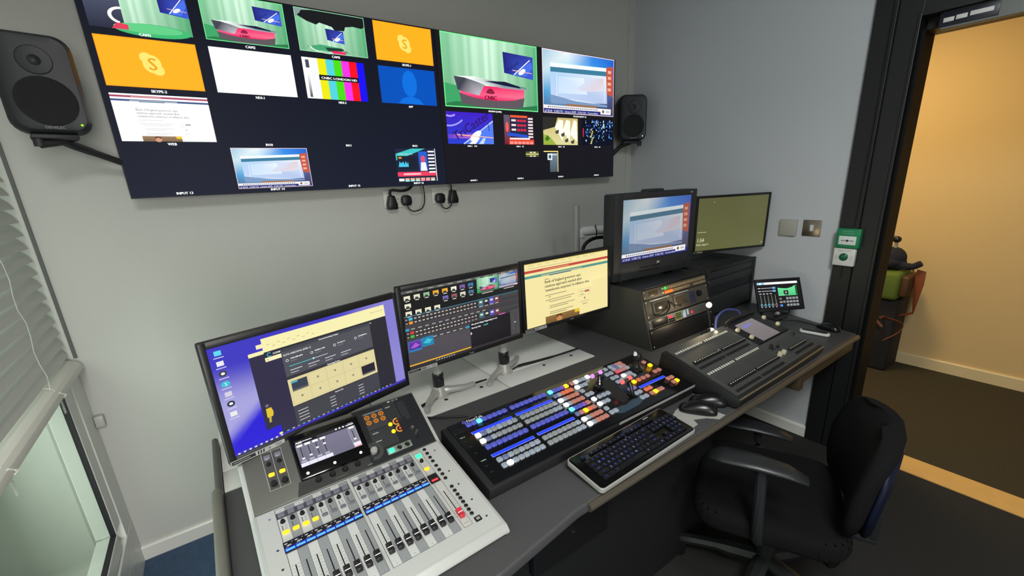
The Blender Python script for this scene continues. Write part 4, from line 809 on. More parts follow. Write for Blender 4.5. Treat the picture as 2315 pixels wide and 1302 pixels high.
# caps, buttons, knobs
cm = MB(); cm.prism([(-.0135, 0), (.0135, 0), (.0105, .009), (.0035, .0062), (-.0035, .0062), (-.0105, .009)], -.0062, .0062, 'x', bev=.0012); cm.box(-.0055, .0055, -.0006, .0006, .0058, .0070, 0, mi=1); cm.box(-.0012, .0012, -.006, .006, -.004, .001)
cap_me = cm.mesh('fader_cap', [blk, glow('cap_line', S(225, 225, 225), .8)])
red_me = cap_me.copy(); red_me.materials[0] = mat('red_fader_cap', S(200, 46, 60), .35)
for b, (xs, pw) in enumerate(((bx[0], .0197), (bx[1], .0195))):
    for k, x in enumerate(xs): link('fader_cap', cap_me, mx, FP @ TR(x + pw * .52, .0405 + .0015 * math.sin(k * 5 + b), .004))
lab(link('fader_cap', red_me, mx, FP @ TR(.1723, .036, .004)), 'red master fader cap')
sel = MB().box(-.0075, .0075, -.0062, .0062, 0, .003, .003).mesh('select_button', mat('translucent_grey_key', S(120, 118, 132), .35))
on_d = MB().prism([(-.0065, -.002), (-.005, -.0048), (.005, -.0048), (.0068, -.001), (.0062, .004), (-.004, .0048), (-.0066, .002)], 0, .003, bev=.001).mesh('on_button', mat('translucent_grey_key2', S(110, 110, 120), .35))
on_o = on_d.copy(); on_o.materials[0] = glow('key_amber', S(255, 186, 24), 1.15)
knb = MB().cyl((0, 0, 0), (0, 0, .0025), .0052, n=16).cyl((0, 0, .002), (0, 0, .007), .0036, n=16).mesh('cue_button', blk)
for b, (xs, pw) in enumerate(((bx[0], .0197), (bx[1], .0195))):
    for k, x in enumerate(xs):
        cx_ = x + pw * .52; link('select_button', sel, mx, FP @ TR(cx_, .2555, .0005)); link('cue_button', knb, mx, FP @ TR(cx_ - .0005, .235, .0003))
        o = link('on_button', on_o if (b == 0 and k < 4) else on_d, mx, FP @ TR(cx_, .204, .0005))
        if b == 0 and k < 4: lab(o, 'lit amber button')
gr_o = sel.copy(); gr_o.materials[0] = glow('key_mint', S(60, 240, 160), 1.1)
lab(link('select_button', gr_o, mx, FP @ TR(.172, .255, .0005)), 'lit green button'); link('cue_button', knb, mx, FP @ TR(.171, .234, .0003)); lab(link('on_button', on_o, mx, FP @ TR(.170, .203, .0005)), 'lit amber button')
ub = MB().lathe([(.0048, 0), (.0048, .0018), (.0036, .0026), (.001, .0018)], n=16).mesh('user_button', blk)
for y in (.269, .252, .235, .219, .200, .183, .166, .150, .118, .103, .089, .076, .063, .050, .037, .024): link('user_button', ub, mx, FP @ TR(.1955, y, .0003))
link('key_frame', MB().box(.192, .208, -.003, .011, 0, .003, .002).box(.1955, .2045, .0005, .0075, .002, .004, .001, mi=1).mesh('key_frame', [blk, gplas]), mx, FP)
sw = MB().cyl((0, 0, 0), (0, 0, .0012), .0026, n=10).mesh('panel_screw', chrome)
for x, y in ((-.178, .256), (-.178, .167), (-.178, .118), (-.178, .03), (.217, .251), (.214, .165), (.213, .115), (.216, .057), (.220, -.001)): link('panel_screw', sw, mx, FP @ TR(x, y, .0004))
# upper panel
c = Canvas(); dk_ = S(40, 41, 42)
c.rect(-.180, .002, .176, .166, S(24, 25, 30)); c.poly([(-.355, .003), (-.18, .003), (-.18, .036), (-.345, .036)], S(46, 47, 46))
c.rect(-.404, .042, .044, .100, S(66, 67, 66)); c.frame(-.404, .042, .044, .100, .0008, S(190, 190, 186)); c.line(-.382, .042, -.382, .142, .0008, S(190, 190, 186))
c.rect(-.156, .098, .058, .056, S(52, 53, 56)); c.rect(-.154, .1485, .054, .003, S(120, 122, 124)); c.rect(-.156, .040, .062, .055, S(44, 46, 48)); c.frame(-.156, .040, .062, .055, .0006, S(66, 68, 70)); c.line(-.156, .068, -.094, .068, .0005, S(70, 72, 74))
c.rect(-.096, .105, .034, .058, S(40, 42, 44)); c.line(-.096, .104, -.060, .104, .0005, S(70, 72, 74))
c.rect(-.150, .085, .016, .003, S(150, 152, 150)); c.rect(-.150, .060, .016, .003, S(150, 152, 150)); c.rect(-.092, .148, .014, .003, S(150, 152, 150))
c.arc(-.164, .040, .0155, .010, -110, 160, S(58, 60, 60)); c.rect(-.182, .055, .018, .001, S(150, 150, 150)); c.rect(-.19, .010, .012, .0012, S(150, 150, 150)); c.rect(-.270, .010, .030, .0010, S(110, 110, 110))
c.line(-.138, .168, -.056, .162, .0012, S(64, 66, 68)); c.rect(-.080, .163, .008, .004, S(170, 170, 170)); c.rect(-.066, .163, .016, .004, S(170, 170, 170)); c.rect(-.064, .1635, .012, .003, S(20, 20, 22))
for k in range(11):
    for j in range(5):
        if k < 2 and j < 2: continue
        c.rect(-.058 + j * .0042, .095 + k * .0056, .0032, .0036, S(52, 54, 56))
link('upper_panel', c.mesh('upper_panel', PAINT), mx, UPn @ TR(0, 0, .0003))
link('screen_bezel', MB().box(-.340, -.172, .034, .156, -.004, .010, .004).mesh('screen_bezel', gblk), mx, UPn)
c = Canvas(); x, y, w_, h_ = -.331, .064, .146, .068
c.rect(x, y, w_, h_, S(112, 110, 132), S(126, 122, 146)); c.rect(x, y + h_ - .006, w_, .013, S(12, 12, 14))
c.text('A00', x + .002, y + h_ - .004, .009, WH, bold=.0004); c.rect(x + .018, y + h_ - .001, .022, .002, WH); c.rect(x + .052, y + h_ - .004, .052, .006, S(60, 60, 70))
for k in range(4):
    xx = x + .004 + k * .018; q = S(150, 150, 165); c.rect(xx - .002, y + .012, .015, .048, S(122, 121, 138)); c.rect(xx + .005, y + .020, .0018, .034, S(24, 24, 32)); c.ell(xx + .006, y + .022 + (0, .003, .016, .020)[k], .0038, .0024, WH); c.rect(xx - .001, y + .055, .013, .006, WH); c.rect(xx, y + .0125, .011, .004, S(190, 190, 205))
    for j in range(7): c.rect(xx + .010, y + .024 + j * .004, .003, .0008, S(80, 80, 95))
    c.rect(x + .001 + k * .0185, y + .001, .0180, .0095, S(236, 236, 250))
c.rect(x + w_ - .020, y + .008, .019, .054, S(135, 133, 150)); c.frame(x + w_ - .020, y + .008, .019, .054, .0006, S(210, 210, 225)); c.rect(x + w_ - .012, y + .022, .0018, .03, S(24, 24, 32)); c.ell(x + w_ - .011, y + .024, .004, .0024, WH); c.rect(x + w_ - .017, y + .056, .013, .006, WH); c.rect(x + w_ - .019, y + .001, .018, .013, S(245, 235, 245)); c.rect(x + w_ - .019, y + .001, .018, .003, S(250, 170, 170))
for k in range(3): c.ell(x + .100 + k * .009, y + h_ + .0005, .0028, .0022, WH)
c.rect(x + w_ - .022, y + h_ - .001, .020, .0025, WH); c.rect(x + w_ - .016, y + h_ + .003, .013, .0016, S(200, 200, 200))
link('touch_screen', c.mesh('touch_screen', PIC), mx, UPn @ TR(0, 0, .0103))
led = MB().cyl((0, 0, 0), (0, 0, .0012), .0034, n=12).mesh('white_key', glow('white_led', S(255, 252, 235), 1.3))
for x in (-.322, -.260, -.196): link('white_key', led, mx, UPn @ TR(x, .046, .0100))
c = Canvas(); c.ell(0, 0, .0068, .0068, S(90, 34, 8)); c.arc(0, 0, .0046, .0020, 0, 360, S(255, 150, 30), 20); c.ell(0, 0, .0016, .0016, S(255, 190, 60)); rg = c.mesh('ring_key', PIC)
for x in (-.147, -.1275, -.108):
    for y in (.1385, .122): lab(link('ring_key', rg, mx, UPn @ TR(x, y, .0005)), 'glowing orange ring key')
rd = MB().cyl((0, 0, 0), (0, 0, .002), .0055, n=16).mesh('round_key', glow('key_yellow', S(255, 200, 20), 1.3))
c = Canvas(); c.arc(0, 0, .0075, .0032, 70, 290, S(255, 170, 60)); c.ell(.001, 0, .003, .004, S(225, 90, 20)); arcm = c.mesh('level_ring', PIC)
for x, y in ((-.097, .096), (-.097, .073)): link('round_key', rd, mx, UPn @ TR(x, y, .0004)); link('level_ring', arcm, mx, UPn @ TR(x + .019, y + .0025, .0006))
ekn = MB().lathe([(.0095, 0), (.0092, .010), (.0078, .013), (.001, .013)], n=24).lathe([(.0048, .012), (.0045, .018), (.001, .0185)], n=20).mesh('rotary_knob', alu)
lab(link('rotary_knob', ekn, mx, UPn @ TR(-.164, .040, 0)), 'silver rotary knob')
bk = MB().lathe([(.0075, 0), (.0062, .009), (.005, .011), (.001, .011)], n=20).box(-.0008, .0008, 0, .006, .010, .0125).mesh('rotary_knob', blk)
for x in (-.304, -.272, -.242, -.211): link('rotary_knob', bk, mx, UPn @ TR(x, .024, 0))
for x, y in ((-.393, .062), (-.370, .061)): link('rotary_knob', bk, mx, UPn @ TR(x, y - .006, 0))
for x in (-.393, -.370):
    link('select_button', sel, mx, UPn @ TR(x, .126, .0005)); link('cue_button', knb, mx, UPn @ TR(x, .108, .0003)); lab(link('on_button', on_o, mx, UPn @ TR(x, .080, .0005)), 'lit amber button')
link('tap_plate', MB().box(-.134, -.066, .0135, .0325, 0, .0025, .002).mesh('tap_plate', mat('tap_plate_grey', S(120, 128, 120), .4)), mx, UPn)
o = link('select_button', gr_o, mx, UPn @ TR(-.123, .022, .0025)); lab(o, 'lit green button')
for x in (-.101, -.079): link('user_button', ub, mx, UPn @ Matrix.Translation((x, .0225, .0025)) @ Matrix.Diagonal((1.35, 1.35, 1, 1)))
link('jack', MB().lathe([(.0055, 0), (.0055, .002), (.003, .002), (.003, .0005)], n=16).mesh('jack', chrome), mx, UPn @ TR(-.046, .064, .0003)); link('rotary_knob', MB().cyl((0, 0, 0), (0, 0, .012), .0042, n=16).mesh('rotary_knob', chrome), mx, UPn @ TR(-.042, .046, 0)); link('jack', MB().lathe([(.006, 0), (.006, .0015), (.004, .0015), (.004, .0005)], n=16).mesh('jack', blk), mx, UPn @ TR(-.044, .036, .0003))

# ================================================================== VISION MIXER PANEL (long black button desk)
TM = FM(.442, .788, .780, -.2, 8.9)
vm = thing('vision_mixer', 'long glossy black vision mixing panel with rows of glowing blue, white and orange keys', 'vision mixer', TM)
m = MB(); m.prism([(-.004, -.003), (.262, -.003), (.268, -.010), (.262, -.062), (.004, -.0375), (-.004, -.034)], 0, .862, 'x', bev=.002); link('body', m.mesh('body', mblk), vm)
link('edge_trim', MB().box(.47, .8625, -.0045, -.0025, -.006, .0022).mesh('edge_trim', alu), vm)
link('glass_top', MB().box(.018, .858, .004, .262, -.004, .0015, .001).mesh('glass_top', mat('switcher_glass', S(14, 15, 18), .13, spec=.5)), vm)
c = Canvas(); c.text('NewTek', .078, .2465, .0155, S(235, 235, 245), bold=.0003); c.arc(.070, .2515, .0045, .002, 0, 360, S(140, 140, 250)); c.ell(.0705, .2515, .002, .0035, S(90, 90, 240), a=.4)
c.text('M/E A', .026, .1935, .0062, S(220, 235, 225)); c.text('MAIN', .030, .086, .0065, S(220, 235, 225))
for x, y in ((.03, .232), (.028, .175), (.03, .150), (.03, .121), (.03, .065), (.03, .041)): c.rect(x, y, .010, .003, S(40, 46, 44))
link('print', c.mesh('print', PAINT), vm, TR(0, 0, .0016))
kcol = {'B': ('key_blue', S(92, 100, 205), .35), 'b': ('key_blue_grey', S(128, 136, 178), .18), 'g': ('key_grey', S(146, 152, 154), .38), 'G': ('key_cool_grey', S(156, 166, 178), .40), 's': ('key_salmon', S(196, 128, 112), .40), 'o': ('key_orange_dim', S(226, 120, 84), .45), 'p': ('key_purple', S(132, 92, 190), .4), 'k': ('key_pink', S(206, 140, 140), .28), 'r': ('key_rose', S(228, 92, 110), .5),
        'W': ('key_lit_white', S(255, 255, 255), 1.8), 'A': ('key_lit_amber', S(255, 192, 20), 1.5), 'C': ('key_lit_cyan', S(90, 205, 255), 1.6), 'v': ('key_violet', S(150, 130, 190), .28)}
key = MB().box(-.0082, .0082, -.0080, .0080, 0, .0085, .0035, seg=3).mesh('key', blk); kme = {}
for k, (n, col, e) in kcol.items():
    q = key.copy(); q.materials[0] = mat('mixer_' + n, tuple(v * (.55 if e < 1 else .7) for v in col), .35, emit=col, es=e); kme[k] = q
KL = []
def row(xs, y, s):
    for x, ch in zip(xs, s):
        if ch != ' ': KL.append((x, y, ch))
gA = [.0735 + .0182 * k for k in range(8)]; gB = [.2310 + .0182 * k for k in range(8)]; gC = [.3860 + .0176 * k for k in range(5)]
row(gA, .231, 'BBCBBBBB'); row(gA, .176, 'WbGgGgGg'); row(gA, .149, 'WbGggggg'); row(gA, .121, 'BBBBBBBB'); row(gA, .064, 'GbGgGgGG'); row(gA, .040, 'GWGGGGGG')
row(gB, .231, 'BBBBBBBB'); row(gB, .175, 'gggggggG'); row(gB, .150, 'ggggggGG'); row(gB, .122, 'BBBBBBBB'); row(gB, .065, 'gggggggG'); row(gB, .041, 'ggggggGG')
row(gC, .231, 'CBBpA'); row(gC, .205, 'bGooo'); row(gC, .177, 'WGsss'); row(gC, .150, 'WGsss'); row(gC, .123, 'CBBps'); row(gC, .096, 'bkAos'); row(gC, .066, 'WGsss'); row(gC, .041, 'WGsss')
gD = [.4845, .503, .5215, .540]
row(gD, .232, 'kWGG'); row([.561], .234, 'W'); row(gD, .204, 'WGG'); row(gD, .179, 'G'); row(gD, .154, 'GG'); row([.4865, .512, .532, .552], .125, 'WGGG'); row(gD, .096, 'WGG'); row(gD, .067, 'G'); row(gD, .044, 'GG')
gE = [.6335, .6535]
for y, s in ((.235, 'GG'), (.207, 'GG'), (.179, 'GG'), (.153, 'GG'), (.098, 'vv'), (.072, 'GG'), (.044, 'GG')): row(gE, y, s)
gF = [.682, .700, .7180, .7360]
row(gF, .238, 'Gbks'); row(gF, .220, 'GbGk'); row(gF, .202, 'rkkG'); row([.682, .700, .717], .171, 'WGG'); row([.682, .700, .717], .153, 'GkG'); row([.683, .708, .732, .757], .123, 'Aoss')
row([.683, .703], .069, 'oo'); row([.683, .702, .719, .735], .044, 'sAss'); row([.808, .828], .071, 'ss'); row([.808, .826], .047, 'sA'); row([.822], .194, 'k'); row([.826], .167, 'A'); row([.806, .829], .128, 'ss')
KL.sort(key=lambda q: (q[1], q[0]))
for x, y, ch in KL[:99]:
    o = link('key', kme[ch], vm, TR(x, y, .0016))
    if ch in 'WAC': o['label'] = {'W': 'key lit white', 'A': 'key lit amber', 'C': 'key lit bright blue'}[ch]
bmq = bmesh.new(); mats_ = []
for x, y, ch in KL[99:]:
    if ch not in mats_: mats_.append(ch)
    n0 = len(bmq.faces); bmq.from_mesh(kme[ch]); bmq.faces.ensure_lookup_table(); nf = bmq.faces[n0:]
    vs = {v for f in nf for v in f.verts}; bmesh.ops.translate(bmq, verts=list(vs), vec=(x, y, .0016))
    for f in nf: f.material_index = mats_.index(ch)
me = bpy.data.meshes.new('key_rows'); bmq.to_mesh(me); bmq.free()
for ch in mats_: me.materials.append(kme[ch].materials[0])
o = link('key_rows', me, vm); o['kind'] = 'stuff'
strip_m = glow('strip_blue', S(24, 50, 245), 1.1); strip_e = glow('strip_edge', S(120, 130, 255), 1.0)
for x0, x1, y in ((.065, .206, .196), (.223, .366, .198), (.065, .209, .089), (.224, .367, .091), (.677, .815, .092)):
    m = MB(); m.box(x0, x1, y - .0055, y + .0055, .0012, .0022, mi=1); m.box(x0 + .0009, x1 - .0009, y - .0046, y + .0046, .002, .0027); link('label_strip', m.mesh('label_strip', [strip_m, strip_e], False), vm)
link('lever_slot', MB().prism([(.498, .058), (.560, .050), (.610, .060), (.640, .080), (.652, .066), (.640, .040), (.600, .026), (.520, .024), (.500, .034)], .0010, .0030, bev=.0008).mesh('lever_slot', mat('slot_cover_blue_grey', S(52, 70, 84), .2)), vm)
c = Canvas(); c.poly([(.545, .13), (.60, .20), (.625, .17), (.60, .07), (.56, .06)], S(30, 29, 28)); link('dark_patch', c.mesh('dark_patch', PAINT), vm, TR(0, 0, .0016))  # flat dark patch on the panel around the levers
def tbar(x, y, hx, hy, hz, colm):
    t = []
    m = MB(); m.tube([(x, y, .001), (x + (hx - x) * .35, y + (hy - y) * .3, hz * .45), (hx, hy, hz)], [.0075, .006, .005], 10); m.box(x - .012, x + .012, y - .016, y + .016, .001, .006, .002)
    o = link('lever', m.mesh('lever', gblk), vm)
    link('lever_handle', MB().cyl((hx - .030, hy - .002, hz), (hx + .022, hy + .002, hz), .0065, n=16).cyl((hx - .037, hy - .002, hz), (hx - .030, hy - .002, hz), .0075, n=16, mi=1).cyl((hx - .006, hy, hz), (hx + .012, hy + .001, hz), .0069, n=16, mi=1).mesh('lever_handle', [chrome, colm]), o)
    return o
tbar(.552, .165, .572, .193, .040, glow('violet_light', S(190, 120, 235), 1.0)); tbar(.617, .072, .628, .108, .045, glow('red_light_soft', S(245, 90, 90), 1.1))
m = MB(); m.lathe([(.030, .0015), (.030, .004), (.016, .010), (.011, .020), (.011, .036), (.014, .040), (.014, .058), (.010, .064), (.001, .065)], (.770, .188, 0)); link('joystick', m.mesh('joystick', blk), vm)
link('joystick_tip', MB().cyl((.760, .192, .058), (.757, .196, .070), .009, .003, n=14).mesh('joystick_tip', wplas), vm)

# ================================================================== KEYBOARD
KM = FM(.671, .625, .7595, 1.4, 7.2)
kbd = thing('computer_keyboard', 'black computer keyboard with silver rim and blue backlit legends', 'keyboard', KM)
W_, D_ = .418, .1335
def rr(w, d, r, ox=0, oy=0): return [(ox + cx_ + r * math.cos(R(a0 + 90 * k / 5)), oy + cy_ + r * math.sin(R(a0 + 90 * k / 5))) for cx_, cy_, a0 in ((w - r, d - r, 0), (r, d - r, 90), (r, r, 180), (w - r, r, 270)) for k in range(6)]
link('rim', MB().prism(rr(W_, D_, .012), -.014, .0005, bev=.0015).mesh('rim', mat('keyboard_rim_silver', S(190, 190, 186), .35, metal=.4)), kbd)
link('top_plate', MB().prism(rr(W_ - .006, D_ - .006, .010, .003, .003), -.002, .0020, bev=.0008).mesh('top_plate', gblk), kbd)
link('maker_plate', MB().box(.318, .342, .1215, .1255, .0015, .0024, .0004).mesh('maker_plate', gplas), kbd)
kcap = {}
def keyob(x, y, w, h, leg, k):
    kk = (round(w, 4), round(h, 4), leg)
    if kk not in kcap:
        me = MB().box(-w / 2 + .0009, w / 2 - .0009, -h / 2 + .0009, h / 2 - .0009, 0, .0042, .0011).mesh('key', mat('keycap_black', S(20, 20, 24), .35)); kcap[kk] = me
    o = link('key', kcap[kk], kbd, TR(x, y, .0018))
    if leg:
        c = Canvas(); sz = .0072 if len(leg) == 1 else .0036; c.text(leg, 0, -sz * .35, sz, [S(60, 84, 225), S(40, 60, 190), S(130, 150, 240)][k % 3], 'c', bold=.00018); link('legend', c.mesh('legend', PIC), o, TR(0, 0, .0044))
P_ = .01725; X0 = .030; kn = 0
rows = [(.100, [('Esc', 1), None, ('F1', 1), ('F2', 1), ('F3', 1), ('F4', 1), None, ('F5', 1), ('F6', 1), ('F7', 1), ('F8', 1), None, ('F9', 1), ('F10', 1), ('F11', 1), ('F12', 1)])]
rows = [(.1085, 'f'), (.0885, [('`', 1)] + [(ch, 1) for ch in '1234567890-='] + [('Bksp', 2)]), (.0725, [('Tab', 1.5)] + [(ch, 1) for ch in 'QWERTYUIOP[]'] + [('', 1.5)]), (.0565, [('Caps', 1.75)] + [(ch, 1) for ch in "ASDFGHJKL;'"] + [('Enter', 2.25)]), (.0405, [('Shift', 2.25)] + [(ch, 1) for ch in 'ZXCVBNM,./'] + [('Shift', 2.75)]), (.0245, [('Ctrl', 1.25), ('', 1.25), ('Alt', 1.25), ('', 6.25), ('Alt', 1.25), ('', 1.25), ('', 1.25), ('Ctrl', 1.25)])]
KH = .0155
for y, r_ in rows:
    if r_ == 'f':
        xs = [0] + [2 + k for k in range(4)] + [6.5 + k for k in range(4)] + [11 + k for k in range(4)]
        for k, q in enumerate(xs): kn += 1; keyob(X0 + (q + .5) * P_, y, P_, .011, 'Esc' if k == 0 else 'F%d' % k, kn)
        for q in (15.25, 16.25, 17.25): kn += 1; keyob(X0 + (q + .5) * P_, y, P_, .011, '...', kn)
        continue
    q = 0
    for leg, w in r_: kn += 1; keyob(X0 + (q + w / 2) * P_, y, P_ * w, KH, leg, kn); q += w
for y, s in ((.0885, ('Ins', 'Hm', 'Up')), (.0725, ('Del', 'End', 'Dn'))):
    for k, l in enumerate(s): kn += 1; keyob(X0 + (15.75 + k) * P_, y, P_, KH, l, kn)
kn += 1; keyob(X0 + 16.75 * P_, .0405, P_, KH, '^', kn)
for k, l in enumerate('<v>'): kn += 1; keyob(X0 + (15.75 + k) * P_, .0245, P_, KH, l, kn)
for j, s in enumerate(('N/*-', '789+', '456', '123', '0.')):
    for k, l in enumerate(s):
        w = 2 if l == '0' and j == 4 else 1; kk_ = k if j < 4 else (k if k == 0 else 2); kn += 1; keyob(X0 + (18.6 + kk_ + w / 2) * P_ * .985, (.0885, .0725, .0565, .0405, .0245)[j], P_ * w * .985, KH, l, kn)

# ================================================================== MICE, MAT, REMOTE
def mouse(label, x, y, yaw, s=1.0):
    t = thing('computer_mouse', label, 'mouse', TR(x, y, .7405) @ RZ(yaw), 'black computer mice')
    b = bmesh.new(); prof = [(-.060, .018, .004, .012), (-.048, .027, .004, .028), (-.022, .031, .004, .037), (.010, .030, .004, .036), (.038, .028, .004, .025), (.056, .022, .004, .013), (.061, .012, .004, .008)]
    rs = []
    for yy, hw, zb, zt in prof: rs.append([b.verts.new((s * hw * math.cos(a) * (1 if math.sin(a) > 0 else .92), s * yy, .001 + s * (zb * 0 + (zt if math.sin(a) > 0 else 0) * abs(math.sin(a)) ** .75 + .0035 * (math.sin(a) > -.1)))) for a in [2 * math.pi * k / 20 for k in range(20)]])
    for p, q in zip(rs, rs[1:]):
        for k in range(20): b.faces.new((p[k], p[(k + 1) % 20], q[(k + 1) % 20], q[k]))
    b.faces.new(rs[0]); b.faces.new(rs[-1][::-1]); bmesh.ops.recalc_face_normals(b, faces=b.faces)
    me = bpy.data.meshes.new('shell'); b.to_mesh(me); b.free(); me.materials.append(mat('mouse_black', S(16, 16, 18), .28))
    for p in me.polygons: p.use_smooth = True
    o = link('shell', me, t); sm = o.modifiers.new('s', 'SUBSURF'); sm.levels = sm.render_levels = 1
    link('scroll_wheel', MB().cyl((-.003, .034 * s, .024 * s), (.003, .034 * s, .024 * s), .0085 * s, n=16).mesh('scroll_wheel', blk2), t)
    link('grip', MB().tube([(.0275 * s, -.035 * s, .010 * s), (.0315 * s, -.01 * s, .013 * s), (.0305 * s, .02 * s, .011 * s)], .003, 6).mesh('grip', blk2), t)
    return t
mouse('black mouse next to the white mat, nearer the keyboard', 1.215, .708, 35, 1.0)
mouse('black mouse in front of the lighting console corner', 1.288, .716, 40, 1.0)
m = MB(); m.prism([(1.105, .662), (1.145, .665), (1.158, .690), (1.20, .668), (1.225, .638), (1.262, .640), (1.255, .695), (1.20, .765), (1.165, .760), (1.10, .735)], .7398, .7408)
tag(link('mouse_mat', m.mesh('mouse_mat', mat('mat_light_grey', S(165, 165, 160), .6), False)), 'light grey mouse mat under the black mouse, beside the keyboard', 'mouse mat')
t = thing('remote_control', 'slim white-edged remote control lying near the right end of the desk', 'remote control', TR(2.265, .765, .7405) @ RZ(9))
link('body', MB().prism(rr(.034, .125, .015, -.017, -.0625), 0, .013, bev=.004).mesh('body', wplas), t); link('key_face', MB().prism(rr(.026, .105, .012, -.013, -.052), .012, .0145, bev=.0006).mesh('key_face', blk2), t)
mouse('small black mouse near the right wall beside the remote control', 2.375, .745, -10, .85)
tag(link('mouse_cable', MB().tube([(2.385, .80, .745), (2.40, .90, .744), (2.36, 1.0, .744), (2.42, 1.1, .744)], .003).mesh('mouse_cable', cable_m)), 'black cable behind the small mouse at the right wall', 'cable')

# ================================================================== LIGHTING CONSOLE
CM = FM(1.327, .639, .790, 1.0, 15.4)
lc = thing('lighting_console', 'wide dark lighting console with rows of small faders and a grey tilted screen', 'lighting console', CM)
conm = mat('console_charcoal', S(74, 75, 74), .38, metal=.25)
m = MB(); m.prism([(-.018, -.004), (.293, -.004), (.300, -.014), (.292, -.115), (.28, -.120), (-.010, -.042), (-.022, -.030)], -.012, .680, 'x', bev=.003); link('body', m.mesh('body', mblk), lc)
link('front_trim', MB().tube([(-.010, -.016, -.004), (.3, -.019, -.004), (.679, -.016, -.004)], .0035, 8, smooth=1).mesh('front_trim', mat('console_trim', S(120, 112, 94), .3, metal=.4)), lc)
link('face_panel', MB().box(-.002, .400, -.002, .290, -.004, .0008).box(.400, .676, -.002, .125, -.004, .0008).mesh('face_panel', conm), lc)
c = Canvas()
FX1 = [.023 + .01505 * k for k in range(12)]; FX2 = [.2125 + .0147 * k for k in range(12)]
for x in FX1 + FX2:
    c.rect(x - .0009, .180, .0018, .058, S(14, 14, 14)); c.rect(x - .0009 + .002, .042, .0018, .062, S(14, 14, 14))
for k in range(10): c.rect(.490 + k * .0152, .040, .0018, .066, S(14, 14, 14))
c.frame(-.001, .138, .40, .150, .0006, S(96, 98, 96)); c.frame(-.001, .002, .40, .132, .0006, S(96, 98, 96)); c.frame(.403, .002, .272, .120, .0006, S(90, 92, 90)); c.line(.478, .002, .478, .12, .0006, S(90, 92, 90))
for k in range(9): c.rect(.41 + (k % 3) * .02, .06 + (k // 3) * .016, .010, .005, S(26, 26, 28))
link('print', c.mesh('print', PAINT), lc, TR(0, 0, .001))
lcap = MB().prism([(-.0085, 0), (.0085, 0), (.006, .007), (-.006, .007)], -.0046, .0046, 'x', bev=.001).box(-.0044, .0044, -.0008, .0008, .0068, .0080, mi=1).mesh('fader_cap', [blk, mat('cap_white_line', S(215, 215, 205), .4)])
for j, y in enumerate((.181, .042)):
    for x in FX1 + FX2: link('fader_cap', lcap, lc, TR(x + .002 * j, y, .002))
for k in range(10): link('fader_cap', lcap, lc, TR(.491 + k * .0152, .044, .002))
lb = MB().box(-.0042, .0042, -.0048, .0048, 0, .0025, .001).mesh('flash_key', mat('pale_key', S(205, 203, 190), .4)); ld = MB().box(-.0045, .0045, -.0055, .0055, 0, .003, .001).mesh('black_key', blk)
n = 0
for y in (.255, .118):
    for x in [.014 + .0149 * k for k in range(12)] + [.204 + .0149 * k for k in range(12)]: link('flash_key', lb, lc, TR(x, y, .001)); n += 1
for y in (.153, .012):
    for x in [.020 + .0142 * k for k in range(12)] + [.201 + .0147 * k for k in range(12)]: link('black_key', ld, lc, TR(x, y, .001))
for k in range(11): link('black_key', ld, lc, TR(.492 + k * .0152, .018, .001))
link('screen_housing', MB().prism([(.408, .129), (.672, .129), (.674, .285), (.640, .292), (.430, .292), (.404, .27)], -.006, .004, bev=.002).mesh('screen_housing', mblk), lc)
c = Canvas(); c.rect(0, 0, .150, .130, S(112, 104, 106), S(128, 120, 122)); c.text('Quad 35', .022, .098, .020, S(110, 120, 245), bold=.0006); c.rect(.105, .02, .03, .002, S(150, 135, 135)); link('screen', c.mesh('screen', PIC), lc, TR(.448, .133, .0045))
nb = MB().lathe([(.0095, 0), (.0088, .012), (.0075, .015), (.001, .0155)], n=20).mesh('rotary_knob', mat('cream_knob', S(205, 198, 172), .25, metal=.3))
for x, y in ((.415, .232), (.420, .172), (.655, .236), (.660, .174), (.405, .047), (.436, .046)): link('rotary_knob', nb, lc, TR(x, y, .001))
for x, y in ((.440, .098), (.462, .082), (.425, .088), (.645, .098)): link('rotary_knob', MB().cyl((x, y, 0), (x, y, .010), .008, .006, n=16).mesh('rotary_knob', blk), lc)
link('rear_lip', MB().tube([(.42, .288, .004), (.50, .294, .010), (.66, .290, .006)], .008, 8).mesh('rear_lip', mblk), lc)
tag(link('network_cable', MB().tube([(1.76, .985, .748), (1.80, 1.00, .80), (1.86, 1.03, .85), (1.93, 1.03, .872), (1.975, 1.00, .868), (1.985, .985, .845)], .006).mesh('network_cable', mat('blue_cable', S(48, 60, 110), .4))), 'blue cable arching up behind the lighting console', 'cable')
t = thing('connector_plug', 'bright metal plug tip lying behind the lighting console', 'plug', TR(1.60, 1.005, .7405))
link('plug_body', MB().cyl((0, 0, .012), (.05, .0, .012), .009).mesh('plug_body', blk2), t); link('tip', MB().cyl((.05, 0, .012), (.066, -.002, .012), .007).mesh('tip', chrome), t)
tag(link('desk_note', MB().box(-.03, .03, -.02, .02, 0, .0012, .0004).mesh('desk_note', mat('dark_card', S(58, 58, 56), .6))), 'small dark card on the desk between button panel and lighting console', 'card')
bpy.data.objects['desk_note'].location = (1.315, .945, .7402)

